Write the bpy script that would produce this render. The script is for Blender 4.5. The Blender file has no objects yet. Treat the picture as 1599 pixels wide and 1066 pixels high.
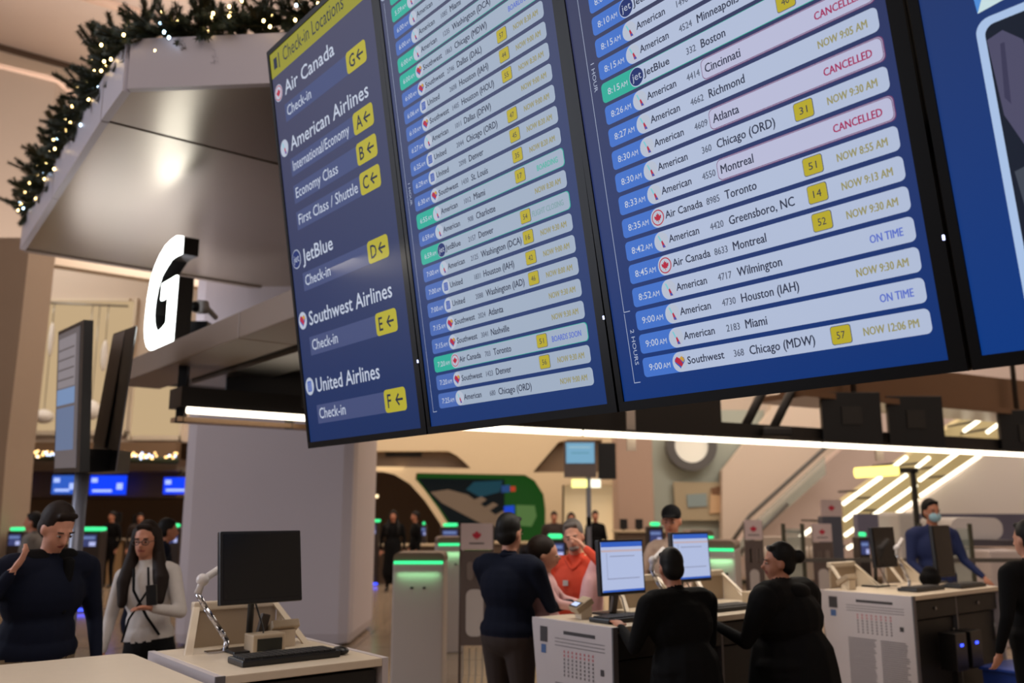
import bpy, bmesh, math, random
import numpy as np
from mathutils import Vector, Matrix, Quaternion
random.seed(7)
PI = math.pi
SC = bpy.context.scene
COL = SC.collection

# ---------------------------------------------------------------- camera, world, lights, exposure
F = 1400.0
PITCH = math.atan((796.5 - 533) / F)
CAMH = 1.72
cam_d = bpy.data.cameras.new('camera')
cam = bpy.data.objects.new('camera', cam_d)
COL.objects.link(cam)
cam.location = (0, 0, CAMH)
cam.rotation_euler = (PI / 2 + PITCH, 0, 0)
cam_d.sensor_width = 36
cam_d.lens = F / 1599 * 36
cam_d.clip_start = 0.05
cam_d.clip_end = 200
cam_d.dof.use_dof = True
cam_d.dof.focus_distance = 3.15
cam_d.dof.aperture_fstop = 2.1
SC.camera = cam
SC.view_settings.view_transform = 'Standard'
SC.view_settings.look = 'None'
SC.view_settings.exposure = 0.0
SC.view_settings.gamma = 1
SC.view_settings.use_curve_mapping = False

w = bpy.data.worlds.new('world')
SC.world = w
w.use_nodes = True
bg = w.node_tree.nodes['Background']
bg.inputs[0].default_value = (0.80, 0.62, 0.50, 1)
bg.inputs[1].default_value = 0.32


def area(name, loc, rot, sx, sy, power, col, spread=PI):
    d = bpy.data.lights.new(name, 'AREA')
    d.shape = 'RECTANGLE'
    d.size = sx; d.size_y = sy; d.energy = power; d.color = col; d.spread = spread
    o = bpy.data.objects.new(name, d)
    o.location = loc; o.rotation_euler = rot
    COL.objects.link(o)
    return o


WARM = (1.0, 0.80, 0.62)
PHI0 = 0.6733
area('ceiling_wash', (3, 11, 9.5), (0, 0, 0), 18, 8, 560, WARM)
area('far_wash', (2, 20, 9.0), (0, 0, 0), 30, 6, 800, WARM)
area('window_glow', (-13, 4, 5.5), (0, -PI / 2 + 0.15, -0.5), 7, 7, 900, (0.80, 0.86, 1.0))  # added unseen area light, cools and brightens fascia and column from the left
area('foreground_wash', (1.0, 0.5, 8.0), (0.25, 0, 0), 9, 4, 290, (1.0, 0.88, 0.82))
area('canopy_uplight', (-5.1, 11.6, 3.42), (PI, 0, 0.65), 1.5, 0.8, 28, (0.94, 0.95, 1.0))  # added, unseen: brightens the left part of the metal soffit
area('wall_wash', (-9, 21.5, 10.5), (PI / 2 - 0.5, 0, 0), 16, 2, 800, (1.0, 0.92, 0.84))
area('ceiling_uplight', (-6, 14, 7.0), (PI, 0, 0), 14, 8, 1050, (1.0, 0.88, 0.80))
area('right_wall_wash', (8.0, 14, 8.5), (PI / 2 - 0.7, 0, -0.35), 9, 2, 420, (1.0, 0.93, 0.86))
area('arch_wash', (0, 21.5, 6.5), (PI / 2 - 0.6, 0, 0), 9, 1, 60, (1.0, 0.86, 0.66))
area('counter_downlight', (1.6, 6.9, 2.5), (0, 0, PHI0), 4.6, 0.3, 46, (1.0, 0.90, 0.78))
area('near_counter_downlight', (-0.9, 4.6, 3.0), (0, 0, PHI0), 1.2, 0.3, 12, (1.0, 0.88, 0.72))
area('low_hall_lamps', (-9, 25.6, 2.9), (0, 0, 0), 12, 1.5, 90, (1.0, 0.84, 0.6))  # added fill that lifts the far left hall under the mezzanine

# ---------------------------------------------------------------- coordinates
CT, ST = math.cos(PITCH), math.sin(PITCH)


def ray(px, py):
    x = (px - 799.5) / F; y = (533 - py) / F
    return Vector((x, CT - y * ST, ST + y * CT))


def at(px, py, Y):
    d = ray(px, py)
    return Vector((d.x * Y / d.y, Y, CAMH + d.z * Y / d.y))


def atH(px, py, Hh):
    d = ray(px, py)
    t = (Hh - CAMH) / d.z
    return Vector((d.x * t, d.y * t, Hh))


PHI = 0.6733                       # direction of the counter rows and of the display board
Q = Vector((math.cos(PHI), math.sin(PHI), 0))      # to the right and away
R = Vector((math.sin(PHI), -math.cos(PHI), 0))     # along the board, to the right and nearer
Hh_ = -R
ZUP = Vector((0, 0, 1))

# ---------------------------------------------------------------- materials
MATS = {}


def lin(c):
    return tuple(((v / 255) / 12.92 if v / 255 <= 0.04045 else ((v / 255 + 0.055) / 1.055) ** 2.4) for v in c)


def mat(name, col=(128, 128, 128), rough=0.55, metal=0.0, emis=None, es=1.0, noise=0.0, nscale=8.0, bump=0.0, spec=0.5,
        aniso=0.0, coat=0.0):
    if name in MATS:
        return MATS[name]
    m = bpy.data.materials.new(name)
    m.use_nodes = True
    nt = m.node_tree
    b = nt.nodes['Principled BSDF']
    c = lin(col) + (1,)
    b.inputs['Base Color'].default_value = c
    b.inputs['Roughness'].default_value = rough
    b.inputs['Metallic'].default_value = metal
    b.inputs['Specular IOR Level'].default_value = spec
    if coat:
        b.inputs['Coat Weight'].default_value = coat
        b.inputs['Coat Roughness'].default_value = 0.15
    if aniso:
        b.inputs['Anisotropic'].default_value = aniso
    if emis is not None:
        b.inputs['Emission Color'].default_value = lin(emis) + (1,)
        b.inputs['Emission Strength'].default_value = es
    if noise or bump:
        tc = nt.nodes.new('ShaderNodeTexCoord')
        n = nt.nodes.new('ShaderNodeTexNoise')
        n.inputs['Scale'].default_value = nscale
        n.inputs['Detail'].default_value = 5
        nt.links.new(tc.outputs['Object'], n.inputs['Vector'])
        if noise:
            mx = nt.nodes.new('ShaderNodeMixRGB')
            mx.inputs[1].default_value = tuple(v * (1 - noise) for v in c[:3]) + (1,)
            mx.inputs[2].default_value = tuple(min(1, v * (1 + noise)) for v in c[:3]) + (1,)
            nt.links.new(n.outputs['Fac'], mx.inputs[0])
            nt.links.new(mx.outputs[0], b.inputs['Base Color'])
        if bump:
            bp = nt.nodes.new('ShaderNodeBump')
            bp.inputs['Strength'].default_value = bump
            nt.links.new(n.outputs['Fac'], bp.inputs['Height'])
            nt.links.new(bp.outputs[0], b.inputs['Normal'])
    MATS[name] = m
    return m


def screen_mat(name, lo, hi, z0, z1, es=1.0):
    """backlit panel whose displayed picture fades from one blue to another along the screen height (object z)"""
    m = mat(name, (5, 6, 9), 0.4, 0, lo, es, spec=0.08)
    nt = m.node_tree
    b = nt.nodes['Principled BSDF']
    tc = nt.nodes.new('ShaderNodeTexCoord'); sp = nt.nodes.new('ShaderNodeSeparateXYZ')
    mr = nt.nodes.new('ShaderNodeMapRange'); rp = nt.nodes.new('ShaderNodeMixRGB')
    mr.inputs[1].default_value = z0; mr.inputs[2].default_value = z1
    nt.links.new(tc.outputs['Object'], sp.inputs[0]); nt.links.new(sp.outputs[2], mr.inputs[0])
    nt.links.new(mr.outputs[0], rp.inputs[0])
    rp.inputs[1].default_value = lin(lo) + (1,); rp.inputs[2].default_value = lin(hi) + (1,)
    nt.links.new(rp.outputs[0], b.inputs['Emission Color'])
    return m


def em(name, col, es=1.0):
    return mat(name, (6, 6, 6), 0.45, 0, col, es, spec=0.08)


# ---------------------------------------------------------------- mesh accumulator
class MB:
    def __init__(s):
        s.v = []; s.f = []; s.mi = []; s.mats = []; s.sm = []

    def m(s, mm):
        if mm not in s.mats:
            s.mats.append(mm)
        return s.mats.index(mm)

    def add(s, vs, fs, mm, smooth=False):
        o = len(s.v)
        s.v += [tuple(p) for p in vs]
        k = s.m(mm)
        for f in fs:
            s.f.append(tuple(i + o for i in f)); s.mi.append(k); s.sm.append(smooth)

    def box(s, a, b, mm, M=None, bev=0.0):
        x0, y0, z0 = a; x1, y1, z1 = b
        if bev <= 0:
            vs = [(x, y, z) for z in (z0, z1) for y in (y0, y1) for x in (x0, x1)]
            fs = [(0, 2, 3, 1), (4, 5, 7, 6), (0, 1, 5, 4), (2, 6, 7, 3), (0, 4, 6, 2), (1, 3, 7, 5)]
            vs = [Vector(p) for p in vs]
        else:
            bm = bmesh.new()
            bmesh.ops.create_cube(bm, size=1)
            for p in bm.verts:
                p.co = Vector(((x0 + x1) / 2 + p.co.x * (x1 - x0), (y0 + y1) / 2 + p.co.y * (y1 - y0), (z0 + z1) / 2 + p.co.z * (z1 - z0)))
            bmesh.ops.bevel(bm, geom=bm.edges[:], offset=bev, segments=2, affect='EDGES', profile=0.6)
            bm.verts.index_update()
            vs = [p.co.copy() for p in bm.verts]; fs = [tuple(q.index for q in f.verts) for f in bm.faces]
            bm.free()
        if M is not None:
            vs = [M @ p for p in vs]
        s.add(vs, fs, mm)

    def prism(s, pts, ax, d0, d1, mm, M=None):
        """outline pts (u,v) extruded along axis ax from d0 to d1"""
        n = len(pts)
        def mk(u, v, d):
            return Vector({'x': (d, u, v), 'y': (u, d, v), 'z': (u, v, d)}[ax])
        vs = [mk(u, v, d0) for u, v in pts] + [mk(u, v, d1) for u, v in pts]
        if M is not None:
            vs = [M @ p for p in vs]
        fs = [tuple(range(n)), tuple(range(2 * n - 1, n - 1, -1))]
        fs += [(i, i + n, (i + 1) % n + n, (i + 1) % n) for i in range(n)]
        s.add(vs, fs, mm)

    def tube(s, pts, r, mm, seg=8, cap=True, r1=None):
        pts = [Vector(p) for p in pts]
        n = len(pts)
        rs = [r if r1 is None else r + (r1 - r) * i / (n - 1) for i in range(n)]
        vs = []; fs = []
        up = None
        for i, p in enumerate(pts):
            t = (pts[min(i + 1, n - 1)] - pts[max(i - 1, 0)]).normalized()
            if up is None:
                up = t.orthogonal().normalized()
            up = (up - t * up.dot(t)).normalized()
            sd = t.cross(up)
            for k in range(seg):
                a = 2 * PI * k / seg
                vs.append(p + (up * math.cos(a) + sd * math.sin(a)) * rs[i])
        for i in range(n - 1):
            for k in range(seg):
                k2 = (k + 1) % seg
                fs.append((i * seg + k, i * seg + k2, (i + 1) * seg + k2, (i + 1) * seg + k))
        if cap:
            fs.append(tuple(range(seg - 1, -1, -1))); fs.append(tuple(range((n - 1) * seg, n * seg)))
        s.add(vs, fs, mm, True)

    def ell(s, c, r, mm, seg=12, rings=8, M=None):
        vs = []; fs = []
        c = Vector(c)
        for i in range(rings + 1):
            th = PI * i / rings
            for k in range(seg):
                a = 2 * PI * k / seg
                p = Vector((r[0] * math.sin(th) * math.cos(a), r[1] * math.sin(th) * math.sin(a), r[2] * math.cos(th)))
                if M is not None:
                    p = M @ p
                vs.append(c + p)
        for i in range(rings):
            for k in range(seg):
                k2 = (k + 1) % seg
                fs.append((i * seg + k, (i + 1) * seg + k, (i + 1) * seg + k2, i * seg + k2))
        s.add(vs, fs, mm, True)

    def build(s, name, parent=None, loc=None, **props):
        me = bpy.data.meshes.new(name)
        me.from_pydata(s.v, [], s.f)
        for mm in s.mats:
            me.materials.append(mm)
        me.polygons.foreach_set('material_index', s.mi)
        me.polygons.foreach_set('use_smooth', s.sm)
        bm = bmesh.new(); bm.from_mesh(me)
        bmesh.ops.remove_doubles(bm, verts=bm.verts, dist=1e-6)
        if s.name_fix:
            bmesh.ops.recalc_face_normals(bm, faces=bm.faces)
        bm.to_mesh(me); bm.free()
        me.update()
        o = bpy.data.objects.new(name, me)
        COL.objects.link(o)
        if parent is not None:
            o.parent = parent
        if loc is not None:
            o.location = loc
        for k, v in props.items():
            o[k] = v
        return o
    name_fix = True


def thing(name, label, cat, loc=(0, 0, 0), rz=0.0, group=None, M=None):
    o = bpy.data.objects.new(name, None)
    o.empty_display_size = 0.1
    COL.objects.link(o)
    if M is not None:
        o.matrix_world = M
    else:
        o.location = loc; o.rotation_euler = (0, 0, rz)
    o['label'] = label; o['category'] = cat
    if group:
        o['group'] = group
    return o


def tag(o, label, cat, group=None):
    o['label'] = label; o['category'] = cat
    if group:
        o['group'] = group
    return o


def copy_tree(o, parent=None):
    c = o.copy(); COL.objects.link(c)
    if parent is not None:
        c.parent = parent
    for ch in [x for x in KIDS.get(o.name, [])]:
        copy_tree(ch, c)
    return c


def kids_index():
    KIDS.clear()
    for x in bpy.data.objects:
        if x.parent:
            KIDS.setdefault(x.parent.name, []).append(x)


KIDS = {}


def fill_poly(outer, holes, thick):
    """2-D polygon with holes -> solid (u, v, 0..thick): vertices and faces"""
    bm = bmesh.new()
    edges = []
    loops = [outer] + holes
    for lp in loops:
        vs = [bm.verts.new((u, v, 0)) for u, v in lp]
        for i in range(len(vs)):
            edges.append(bm.edges.new((vs[i], vs[(i + 1) % len(vs)])))
    bmesh.ops.triangle_fill(bm, use_beauty=True, use_dissolve=False, edges=edges)
    r = bmesh.ops.extrude_face_region(bm, geom=bm.faces[:])
    for g in r['geom']:
        if isinstance(g, bmesh.types.BMVert):
            g.co.z += thick
    bmesh.ops.recalc_face_normals(bm, faces=bm.faces)
    bm.verts.index_update()
    vs = [v.co.copy() for v in bm.verts]; fs = [tuple(v.index for v in f.verts) for f in bm.faces]
    bm.free()
    return vs, fs


def wallcut(mb, pts, holes, Y, depth, mm):
    """upright slab standing at distance Y, its outline and openings given as sight points"""
    def c(lp):
        return [(at(px, py, Y).x, at(px, py, Y).z) for px, py in lp]
    vs, fs = fill_poly(c(pts), [c(h) for h in holes], depth)
    mb.add([Vector((v.x, Y + v.z, v.y)) for v in vs], fs, mm)


def pbox(mb, x0, y0, x1, y1, Y, d, mm, bev=0.0):
    ym = (y0 + y1) / 2; xm = (x0 + x1) / 2
    a = at(x0, ym, Y); b = at(x1, ym, Y)
    t = at(xm, y0, Y).z; bt = at(xm, y1, Y).z
    mb.box((a.x, Y, bt), (b.x, Y + d, t), mm, bev=bev)


# text as geometry
_tc = {}


def text_mesh(s, bold=0.0):
    k = (s, bold)
    if k in _tc:
        return _tc[k]
    cu = bpy.data.curves.new('t', 'FONT')
    cu.body = s; cu.size = 1; cu.resolution_u = 2; cu.offset = bold
    cu.fill_mode = 'BOTH'
    o = bpy.data.objects.new('t', cu)
    me = bpy.data.meshes.new_from_object(o)
    vs = [(v.co.x, v.co.y) for v in me.vertices]; fs = [tuple(p.vertices) for p in me.polygons]
    bpy.data.objects.remove(o); bpy.data.meshes.remove(me); bpy.data.curves.remove(cu)
    _tc[k] = (vs, fs)
    return _tc[k]


def text(mb, s, u, v, cap, mm, off, width=None, right=False, bold=0.0, xs=0.92, fr=None, vert=False, center=False, dbl=0.0):
    """flat print: cap height cap, baseline v; fr maps (u,v,off) to object space"""
    vs, fs = text_mesh(s, bold)
    if not vs:
        return
    k = cap / 0.73
    x0 = min(p[0] for p in vs); x1 = max(p[0] for p in vs)
    sx = k * xs
    if width:
        sx = width / (x1 - x0)
    W = (x1 - x0) * sx
    if right:
        u0 = u - W
    elif center:
        u0 = u - W / 2
    else:
        u0 = u
    out = []
    for x, y in vs:
        a = (x - x0) * sx; b = y * k
        out.append(fr(u + b, v - a, off) if vert else fr(u0 + a, v + b, off))
    mb.add(out, fs, mm)
    if dbl:
        mb.add([fr(u0 + (x - x0) * sx + dbl, v + y * k, off + .00005) for x, y in vs], fs, mm)
        mb.add([fr(u0 + (x - x0) * sx + dbl * .5, v + y * k + dbl * .4, off + .0001) for x, y in vs], fs, mm)


def rrect(u0, v0, u1, v1, r, seg=4, corners=(1, 1, 1, 1)):
    pts = []
    for (cx, cy, a0, c) in ((u1 - r, v1 - r, 0, corners[0]), (u0 + r, v1 - r, 90, corners[1]), (u0 + r, v0 + r, 180, corners[2]), (u1 - r, v0 + r, 270, corners[3])):
        if c:
            for i in range(seg + 1):
                a = math.radians(a0 + 90 * i / seg)
                pts.append((cx + r * math.cos(a), cy + r * math.sin(a)))
        else:
            a = math.radians(a0 + 45)
            pts.append((cx + r * math.copysign(1, math.cos(a)), cy + r * math.copysign(1, math.sin(a))))
    return pts


def flat(mb, pts, off, mm, fr):
    mb.add([fr(u, v, off) for u, v in pts], [tuple(range(len(pts)))], mm)


def circ(u, v, ru, rv=None, n=20):
    rv = rv or ru
    return [(u + ru * math.cos(2 * PI * i / n), v + rv * math.sin(2 * PI * i / n)) for i in range(n)]


# ---------------------------------------------------------------- common materials
BLACK = mat('black_plastic', (16, 16, 18), 0.35)
DARK = mat('dark_paint', (30, 27, 25), 0.5)
WHITE = mat('white_laminate', (205, 200, 200), 0.35)
CREAM = mat('cream_laminate', (215, 200, 178), 0.35, noise=0.04, nscale=20)
CHROME = mat('polished_steel', (200, 200, 205), 0.15, 1.0)
STEEL = mat('brushed_steel', (150, 148, 146), 0.35, 1.0)
WALLP = mat('warm_wall_paint', (208, 192, 176), 0.7, noise=0.03, nscale=1.5)
WALLW = mat('white_wall_paint', (222, 210, 200), 0.6, noise=0.02, nscale=1.0)
TAUPE = mat('taupe_panel', (128, 112, 100), 0.45, noise=0.05, nscale=3)
BROWN = mat('brown_soffit', (84, 66, 52), 0.55, noise=0.08, nscale=2)
LIGHTW = em('lamp_diffuser', (255, 240, 215), 4.0)
GREEN = em('green_status_light', (60, 230, 140), 1.6)
BLUEL = em('blue_status_light', (60, 80, 255), 3.0)

# ================================================================ SETTING
mf = bpy.data.materials.new('polished_terrazzo'); mf.use_nodes = True
nt = mf.node_tree; b = nt.nodes['Principled BSDF']
b.inputs['Roughness'].default_value = 0.16
tc = nt.nodes.new('ShaderNodeTexCoord'); n1 = nt.nodes.new('ShaderNodeTexNoise'); n1.inputs['Scale'].default_value = 40
br = nt.nodes.new('ShaderNodeTexBrick'); br.inputs['Scale'].default_value = 0.6; br.inputs['Mortar Size'].default_value = 0.006
br.offset = 0
br.inputs['Color1'].default_value = lin((172, 154, 134)) + (1,); br.inputs['Color2'].default_value = lin((164, 147, 128)) + (1,)
br.inputs['Mortar'].default_value = lin((110, 98, 86)) + (1,)
br.inputs['Brick Width'].default_value = 0.6; br.inputs['Row Height'].default_value = 0.6
mx = nt.nodes.new('ShaderNodeMixRGB'); mx.blend_type = 'MULTIPLY'; mx.inputs[0].default_value = 0.25
nt.links.new(tc.outputs['Object'], br.inputs['Vector']); nt.links.new(tc.outputs['Object'], n1.inputs['Vector'])
nt.links.new(br.outputs['Color'], mx.inputs[1]); nt.links.new(n1.outputs['Fac'], mx.inputs[2])
nt.links.new(mx.outputs[0], b.inputs['Base Color'])
fl = MB(); fl.box((-24, -3, -0.2), (24, 40, 0), mf)
fl.build('floor', kind='structure')

CEILH = 13.0
cm = mat('ceiling_paint', (200, 184, 174), 0.8, noise=0.03, nscale=0.4)
c = MB()
c.box((-24, 4, CEILH), (24, 34, CEILH + 0.3), cm)
c.build('ceiling', kind='structure')
# ceiling joint strips that run with the building grid
tl = MB()
a0 = atH(120, -12, CEILH); a1 = atH(300, 42, CEILH)
tl.tube([a0 - ZUP * .02, a1 - ZUP * .02, a1 + (a1 - a0) * 3 - ZUP * .02], 0.13, mat('pale_trim', (225, 195, 175), 0.6), 6)
tl.build('trim_1', kind='structure')
ub0 = atH(0, 72, CEILH - .01) ; ub1 = atH(165, 118, CEILH - .01)
ud = (ub1 - ub0).normalized(); un = Vector((-ud.y, ud.x, 0))
m_ = MB(); e_a = ub0 - ud * 5; e_b = ub1 + ud * 9
m_.prism([(p.x, p.y) for p in (e_a, e_b, e_b + un * .4, e_a + un * .4)], 'z', 7.7, CEILH, mat('bulkhead_cream', (214, 198, 180), .7)); m_.build('wall_upper', kind='structure')
m_ = MB(); m_.prism([(p.x, p.y) for p in (e_a - un * .12, e_b - un * .12, e_b, e_a)], 'z', CEILH - .13, CEILH - .01, BROWN); m_.build('trim_6', kind='structure')
# great pier at far left, pale strip paints in the cove-lit top edge
pr = MB()
pm = mat('pier_paint', (156, 140, 126), 0.7, noise=0.04, nscale=0.6)
Yp = 17.0
wallcut(pr, [(-160, 95), (0, 103), (88, 124), (75, 205), (45, 392), (30, 530), (10, 700), (2, 800), (-4, 905), (-160, 905)], [], Yp, 1.0, pm)
pr.build('wall_pier', kind='structure')
pl = MB(); wallcut(pl, [(-160, 90), (0, 99), (92, 121), (88, 126), (0, 104), (-160, 95)], [], Yp - .1, 1.0, mat('pale_trim', (225, 195, 175), 0.6))
pl.build('trim_2', kind='structure')

# back wall of the hall, upper level
Yb = 26.0
wb = MB()
zt = CEILH
z1 = at(300, 690, Yb).z
wb.box((-22, Yb, z1), (24, Yb + 0.4, zt), WALLP)
wb.build('wall_back', kind='structure')
wb = MB()
wb.box((-24, 33, 0), (24, 33.4, 6), mat('shadow_wall', (120, 98, 78), 0.7, noise=0.05, nscale=0.7))  # plain dark brown-beige back wall
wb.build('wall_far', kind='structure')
wl = MB(); wl.box((-24.3, -3, 0), (-24, 34, CEILH), WALLP); wl.build('wall_left', kind='structure')
wl = MB(); wl.box((24, -3, 0), (24.3, 34, CEILH), WALLP); wl.build('wall_right', kind='structure')
# joint at the head of the left wall: dark brown strip
dg = MB(); dg.box((-22, Yb - 0.25, CEILH - 0.12), (-2, Yb, CEILH), BROWN); dg.build('trim_3', kind='structure')

# lower check-in hall left: slab band, soffit, mezzanine rail
mz = MB()
Ym = 24.0
pbox(mz, -120, 716, 276, 735, Ym, 2.0, BROWN)
mz.build('trim_4', kind='structure')
mz = MB(); pbox(mz, -120, 735, 276, 776, Ym + 0.8, 5, mat('hall_soffit', (70, 54, 42), 0.5, noise=0.1, nscale=1)); mz.build('ceiling_low', kind='structure')
mz = MB(); pbox(mz, -120, 690, 276, 716, Ym + 1.2, 0.3, mat('mezz_band', (118, 92, 68), 0.6)); mz.build('trim_5', kind='structure')
# windows of the upper level
glassw = em('daylit_window', (214, 184, 142), 0.8)
for i, (x0, y0, x1, y1) in enumerate(((24, 470, 202, 672), (206, 600, 282, 680))):
    m_ = MB(); pbox(m_, x0, y0, x1, y1, Yb - 0.06, 0.05, glassw)
    wo = m_.build('window_%d' % (i + 1), kind='structure')
    fr_ = MB()
    for (a, b2, c2, d2) in ((x0, y0 - 5, x1, y0), (x0, y1, x1, y1 + 7), (x0 - 4, y0 - 5, x0, y1 + 7), (x1, y0 - 5, x1 + 4, y1 + 7)):
        pbox(fr_, a, b2, c2, d2, Yb - 0.12, 0.12, CREAM)
    fo = fr_.build('window_frame', wo)
pend = mat('frosted_white', (236, 232, 226), 0.5)
orn = thing('ornament_display', 'blurred white drop ornaments hung from a rod before the upper windows at far left', 'ornament')
rod_ = MB(); rod_.tube([at(15, 470, Yb - 1), at(200, 478, Yb - 1)], .03, STEEL, 6); rod_.tube([at(15, 470, Yb - 1), at(15, 470, Yb - 1) + Vector((0, .95, 0))], .03, STEEL, 6); rod_.build('rod', orn)
for i, (px, py, w_, h_) in enumerate(((36, 560, .10, .55), (52, 545, .10, .6), (137, 565, .09, .5), (163, 555, .1, .45), (34, 645, .3, .26), (68, 650, .28, .2), (142, 640, .26, .28), (80, 530, .08, .5))):
    m_ = MB(); c_ = at(px, py, Yb - 1.0)
    m_.ell(c_, (w_, w_, h_), pend, 10, 8)
    m_.tube([c_ + ZUP * h_ * .9, c_ + ZUP * (at(px, 474, Yb - 1).z - c_.z)], 0.012, STEEL, 5)
    m_.build('ornament', orn)

# central column
Yc = 12.0
cl = MB()
colm = mat('column_panel', (206, 198, 206), 0.5, noise=0.02, nscale=2)
xa = at(280, 800, Yc).x; xb = at(553, 800, Yc).x
cl.box((xa, Yc, 0), (xb, Yc + 2.0, 5.0), colm, bev=0.16)
cl.build('wall_column', kind='structure')

# arch wall in the middle distance
Ya = 25.0
aw = MB()
cream2 = mat('arch_cladding', (208, 186, 152), 0.6, noise=0.03, nscale=1.2)
outer = [(520, 640), (1180, 640), (1180, 905), (866, 905), (866, 842), (700, 905), (688, 830), (664, 790), (640, 757), (615, 741), (596, 737), (520, 736)]
outer = [(520, 640), (1180, 640), (1180, 912), (700, 912), (699, 850), (688, 818), (664, 782), (640, 755), (615, 740), (596, 736), (520, 736)]
h1 = [(530, 704), (700, 704), (712, 710), (724, 720), (735, 731), (530, 727)]
h2 = [(650, 738), (820, 741), (835, 750), (849, 772), (852, 795), (852, 860), (716, 860), (706, 830), (684, 795), (660, 762), (648, 748)]
h3 = [(872, 690), (888, 686), (940, 686), (940, 737), (832, 737)]
h4 = [(878, 757), (960, 757), (960, 868), (878, 868)]
wallcut(aw, outer, [h1, h2, h3, h4], Ya, 0.5, cream2)
aw.build('wall_arch', kind='structure')
for nm, h_, mm, dd in (('recess_panel', h1, TAUPE, .45), ('recess_panel', h3, mat('recess_grey', (120, 98, 76), .6), .45), ('doorway_panel', h4, mat('lit_doorway', (232, 214, 178), .5, emis=(232, 210, 165), es=.25), .45)):
    m_ = MB(); wallcut(m_, [(x + (3 if x > 700 else -3), y) for x, y in h_], [], Ya + dd, 0.1, mm)
    m_.build('wall_' + nm, kind='structure')
for (x0, y0, x1, y1) in ((602, 705, 658, 713), (724, 711, 741, 716)):
    m_ = MB(); pbox(m_, x0, y0, x1, y1, Ya + .38, .05, BLACK)
    tag(m_.build('air_vent'), 'wide dark air slot above the arched opening' if x0 < 700 else 'short dark air slot right of the wide one', 'vent')
# green advertising wall
ad = thing('backlit_advertisement', 'large green bordered backlit poster with a hand on black in the arched recess', 'advertisement', (0, 0, 0))
m_ = MB(); wallcut(m_, [(x + (2 if x > 700 else -2), y - (1 if y < 780 else 0)) for x, y in h2], [], Ya + .35, .1, em('ad_green', (30, 76, 26), .7)); m_.build('green_border', ad)
m_ = MB(); wallcut(m_, [(652, 746), (788, 748), (788, 850), (720, 850), (708, 824), (684, 788), (662, 760)], [], Ya + .33, .01, em('ad_black', (14, 20, 22), .8)); m_.build('black_picture', ad)
m_ = MB(); wallcut(m_, [(740, 752), (785, 750), (780, 768), (750, 776), (728, 764)], [], Ya + .315, .01, em('ad_teal', (28, 66, 78), .8))
hs = em('ad_hand', (120, 96, 76), .8)
for lp in ([(672, 768), (700, 764), (730, 772), (790, 815), (768, 824), (745, 814), (718, 800), (690, 785)],
           [(735, 782), (752, 775), (760, 780), (745, 790)], [(748, 797), (770, 784), (778, 788), (756, 803)], [(758, 812), (785, 797), (792, 802), (768, 818)]):
    wallcut(m_, lp, [], Ya + .31, .008, hs)
m_.build('hand_picture', ad)
m_ = MB(); wallcut(m_, [(787, 790), (803, 789), (803, 802), (787, 803)], [], Ya + .31, .01, em('ad_blue', (30, 70, 200), .9)); m_.build('blue_square', ad); m_ = MB()
wallcut(m_, [(806, 788), (835, 789), (838, 806), (830, 822), (806, 820)], [], Ya + .31, .01, em('ad_pale', (88, 120, 66), .8))
m_.build('caption_panel', ad); m_ = MB()
wallcut(m_, [(783, 758), (796, 757), (796, 768), (783, 769)], [], Ya + .30, .01, em('ad_blue2', (40, 70, 120), .9))
m_.build('blue_square', ad); m_ = MB(); wallcut(m_, [(797, 759), (805, 759), (805, 767), (797, 767)], [], Ya + .30, .01, em('ad_red', (180, 60, 40), .9))
m_.build('red_square', ad)

# wide pinkish pier, pale green wall with the mural, right of the doorway
m_ = MB(); pbox(m_, 964, 640, 1021, 912, 21, 1.0, mat('pier_pink', (176, 148, 130), .6), bev=.05); m_.build('wall_pier_middle', kind='structure')
m_ = MB(); pbox(m_, 1021, 640, 1200, 912, 22.5, .4, mat('pale_green_wall', (166, 172, 160), .6)); m_.build('wall_mural', kind='structure')
m_ = MB(); wallcut(m_, [(1128, 735), (1165, 690), (1205, 640), (1205, 560), (1480, 560), (1480, 905), (1128, 905)], [], 22.0, .35, mat('cream_wall', (214, 196, 178), .6)); m_.build('wall_cream', kind='structure')
mu = thing('wall_mural_picture', 'faded framed mural with a small face on the pale green wall', 'mural')
m_ = MB(); wallcut(m_, [(1052, 752), (1158, 753), (1164, 790), (1150, 812), (1056, 812)], [], 22.3, .1, mat('mural_ground', (176, 160, 130), .6)); m_.build('mural_ground', mu)
m_ = MB()
wallcut(m_, [(1072, 772), (1103, 770), (1104, 790), (1074, 792)], [], 22.26, .02, mat('mural_blue', (140, 156, 156), .6))
wallcut(m_, [(1110, 765), (1126, 762), (1128, 800), (1108, 802)], [], 22.25, .02, mat('mural_skin', (206, 170, 130), .6))
wallcut(m_, [(1110, 762), (1128, 758), (1130, 772), (1112, 772)], [], 22.24, .02, mat('mural_brown', (120, 84, 56), .6))
wallcut(m_, [(1132, 770), (1160, 770), (1158, 790), (1132, 792)], [], 22.25, .02, mat('mural_dark', (96, 80, 72), .6))
m_.build('mural_figures', mu)
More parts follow.
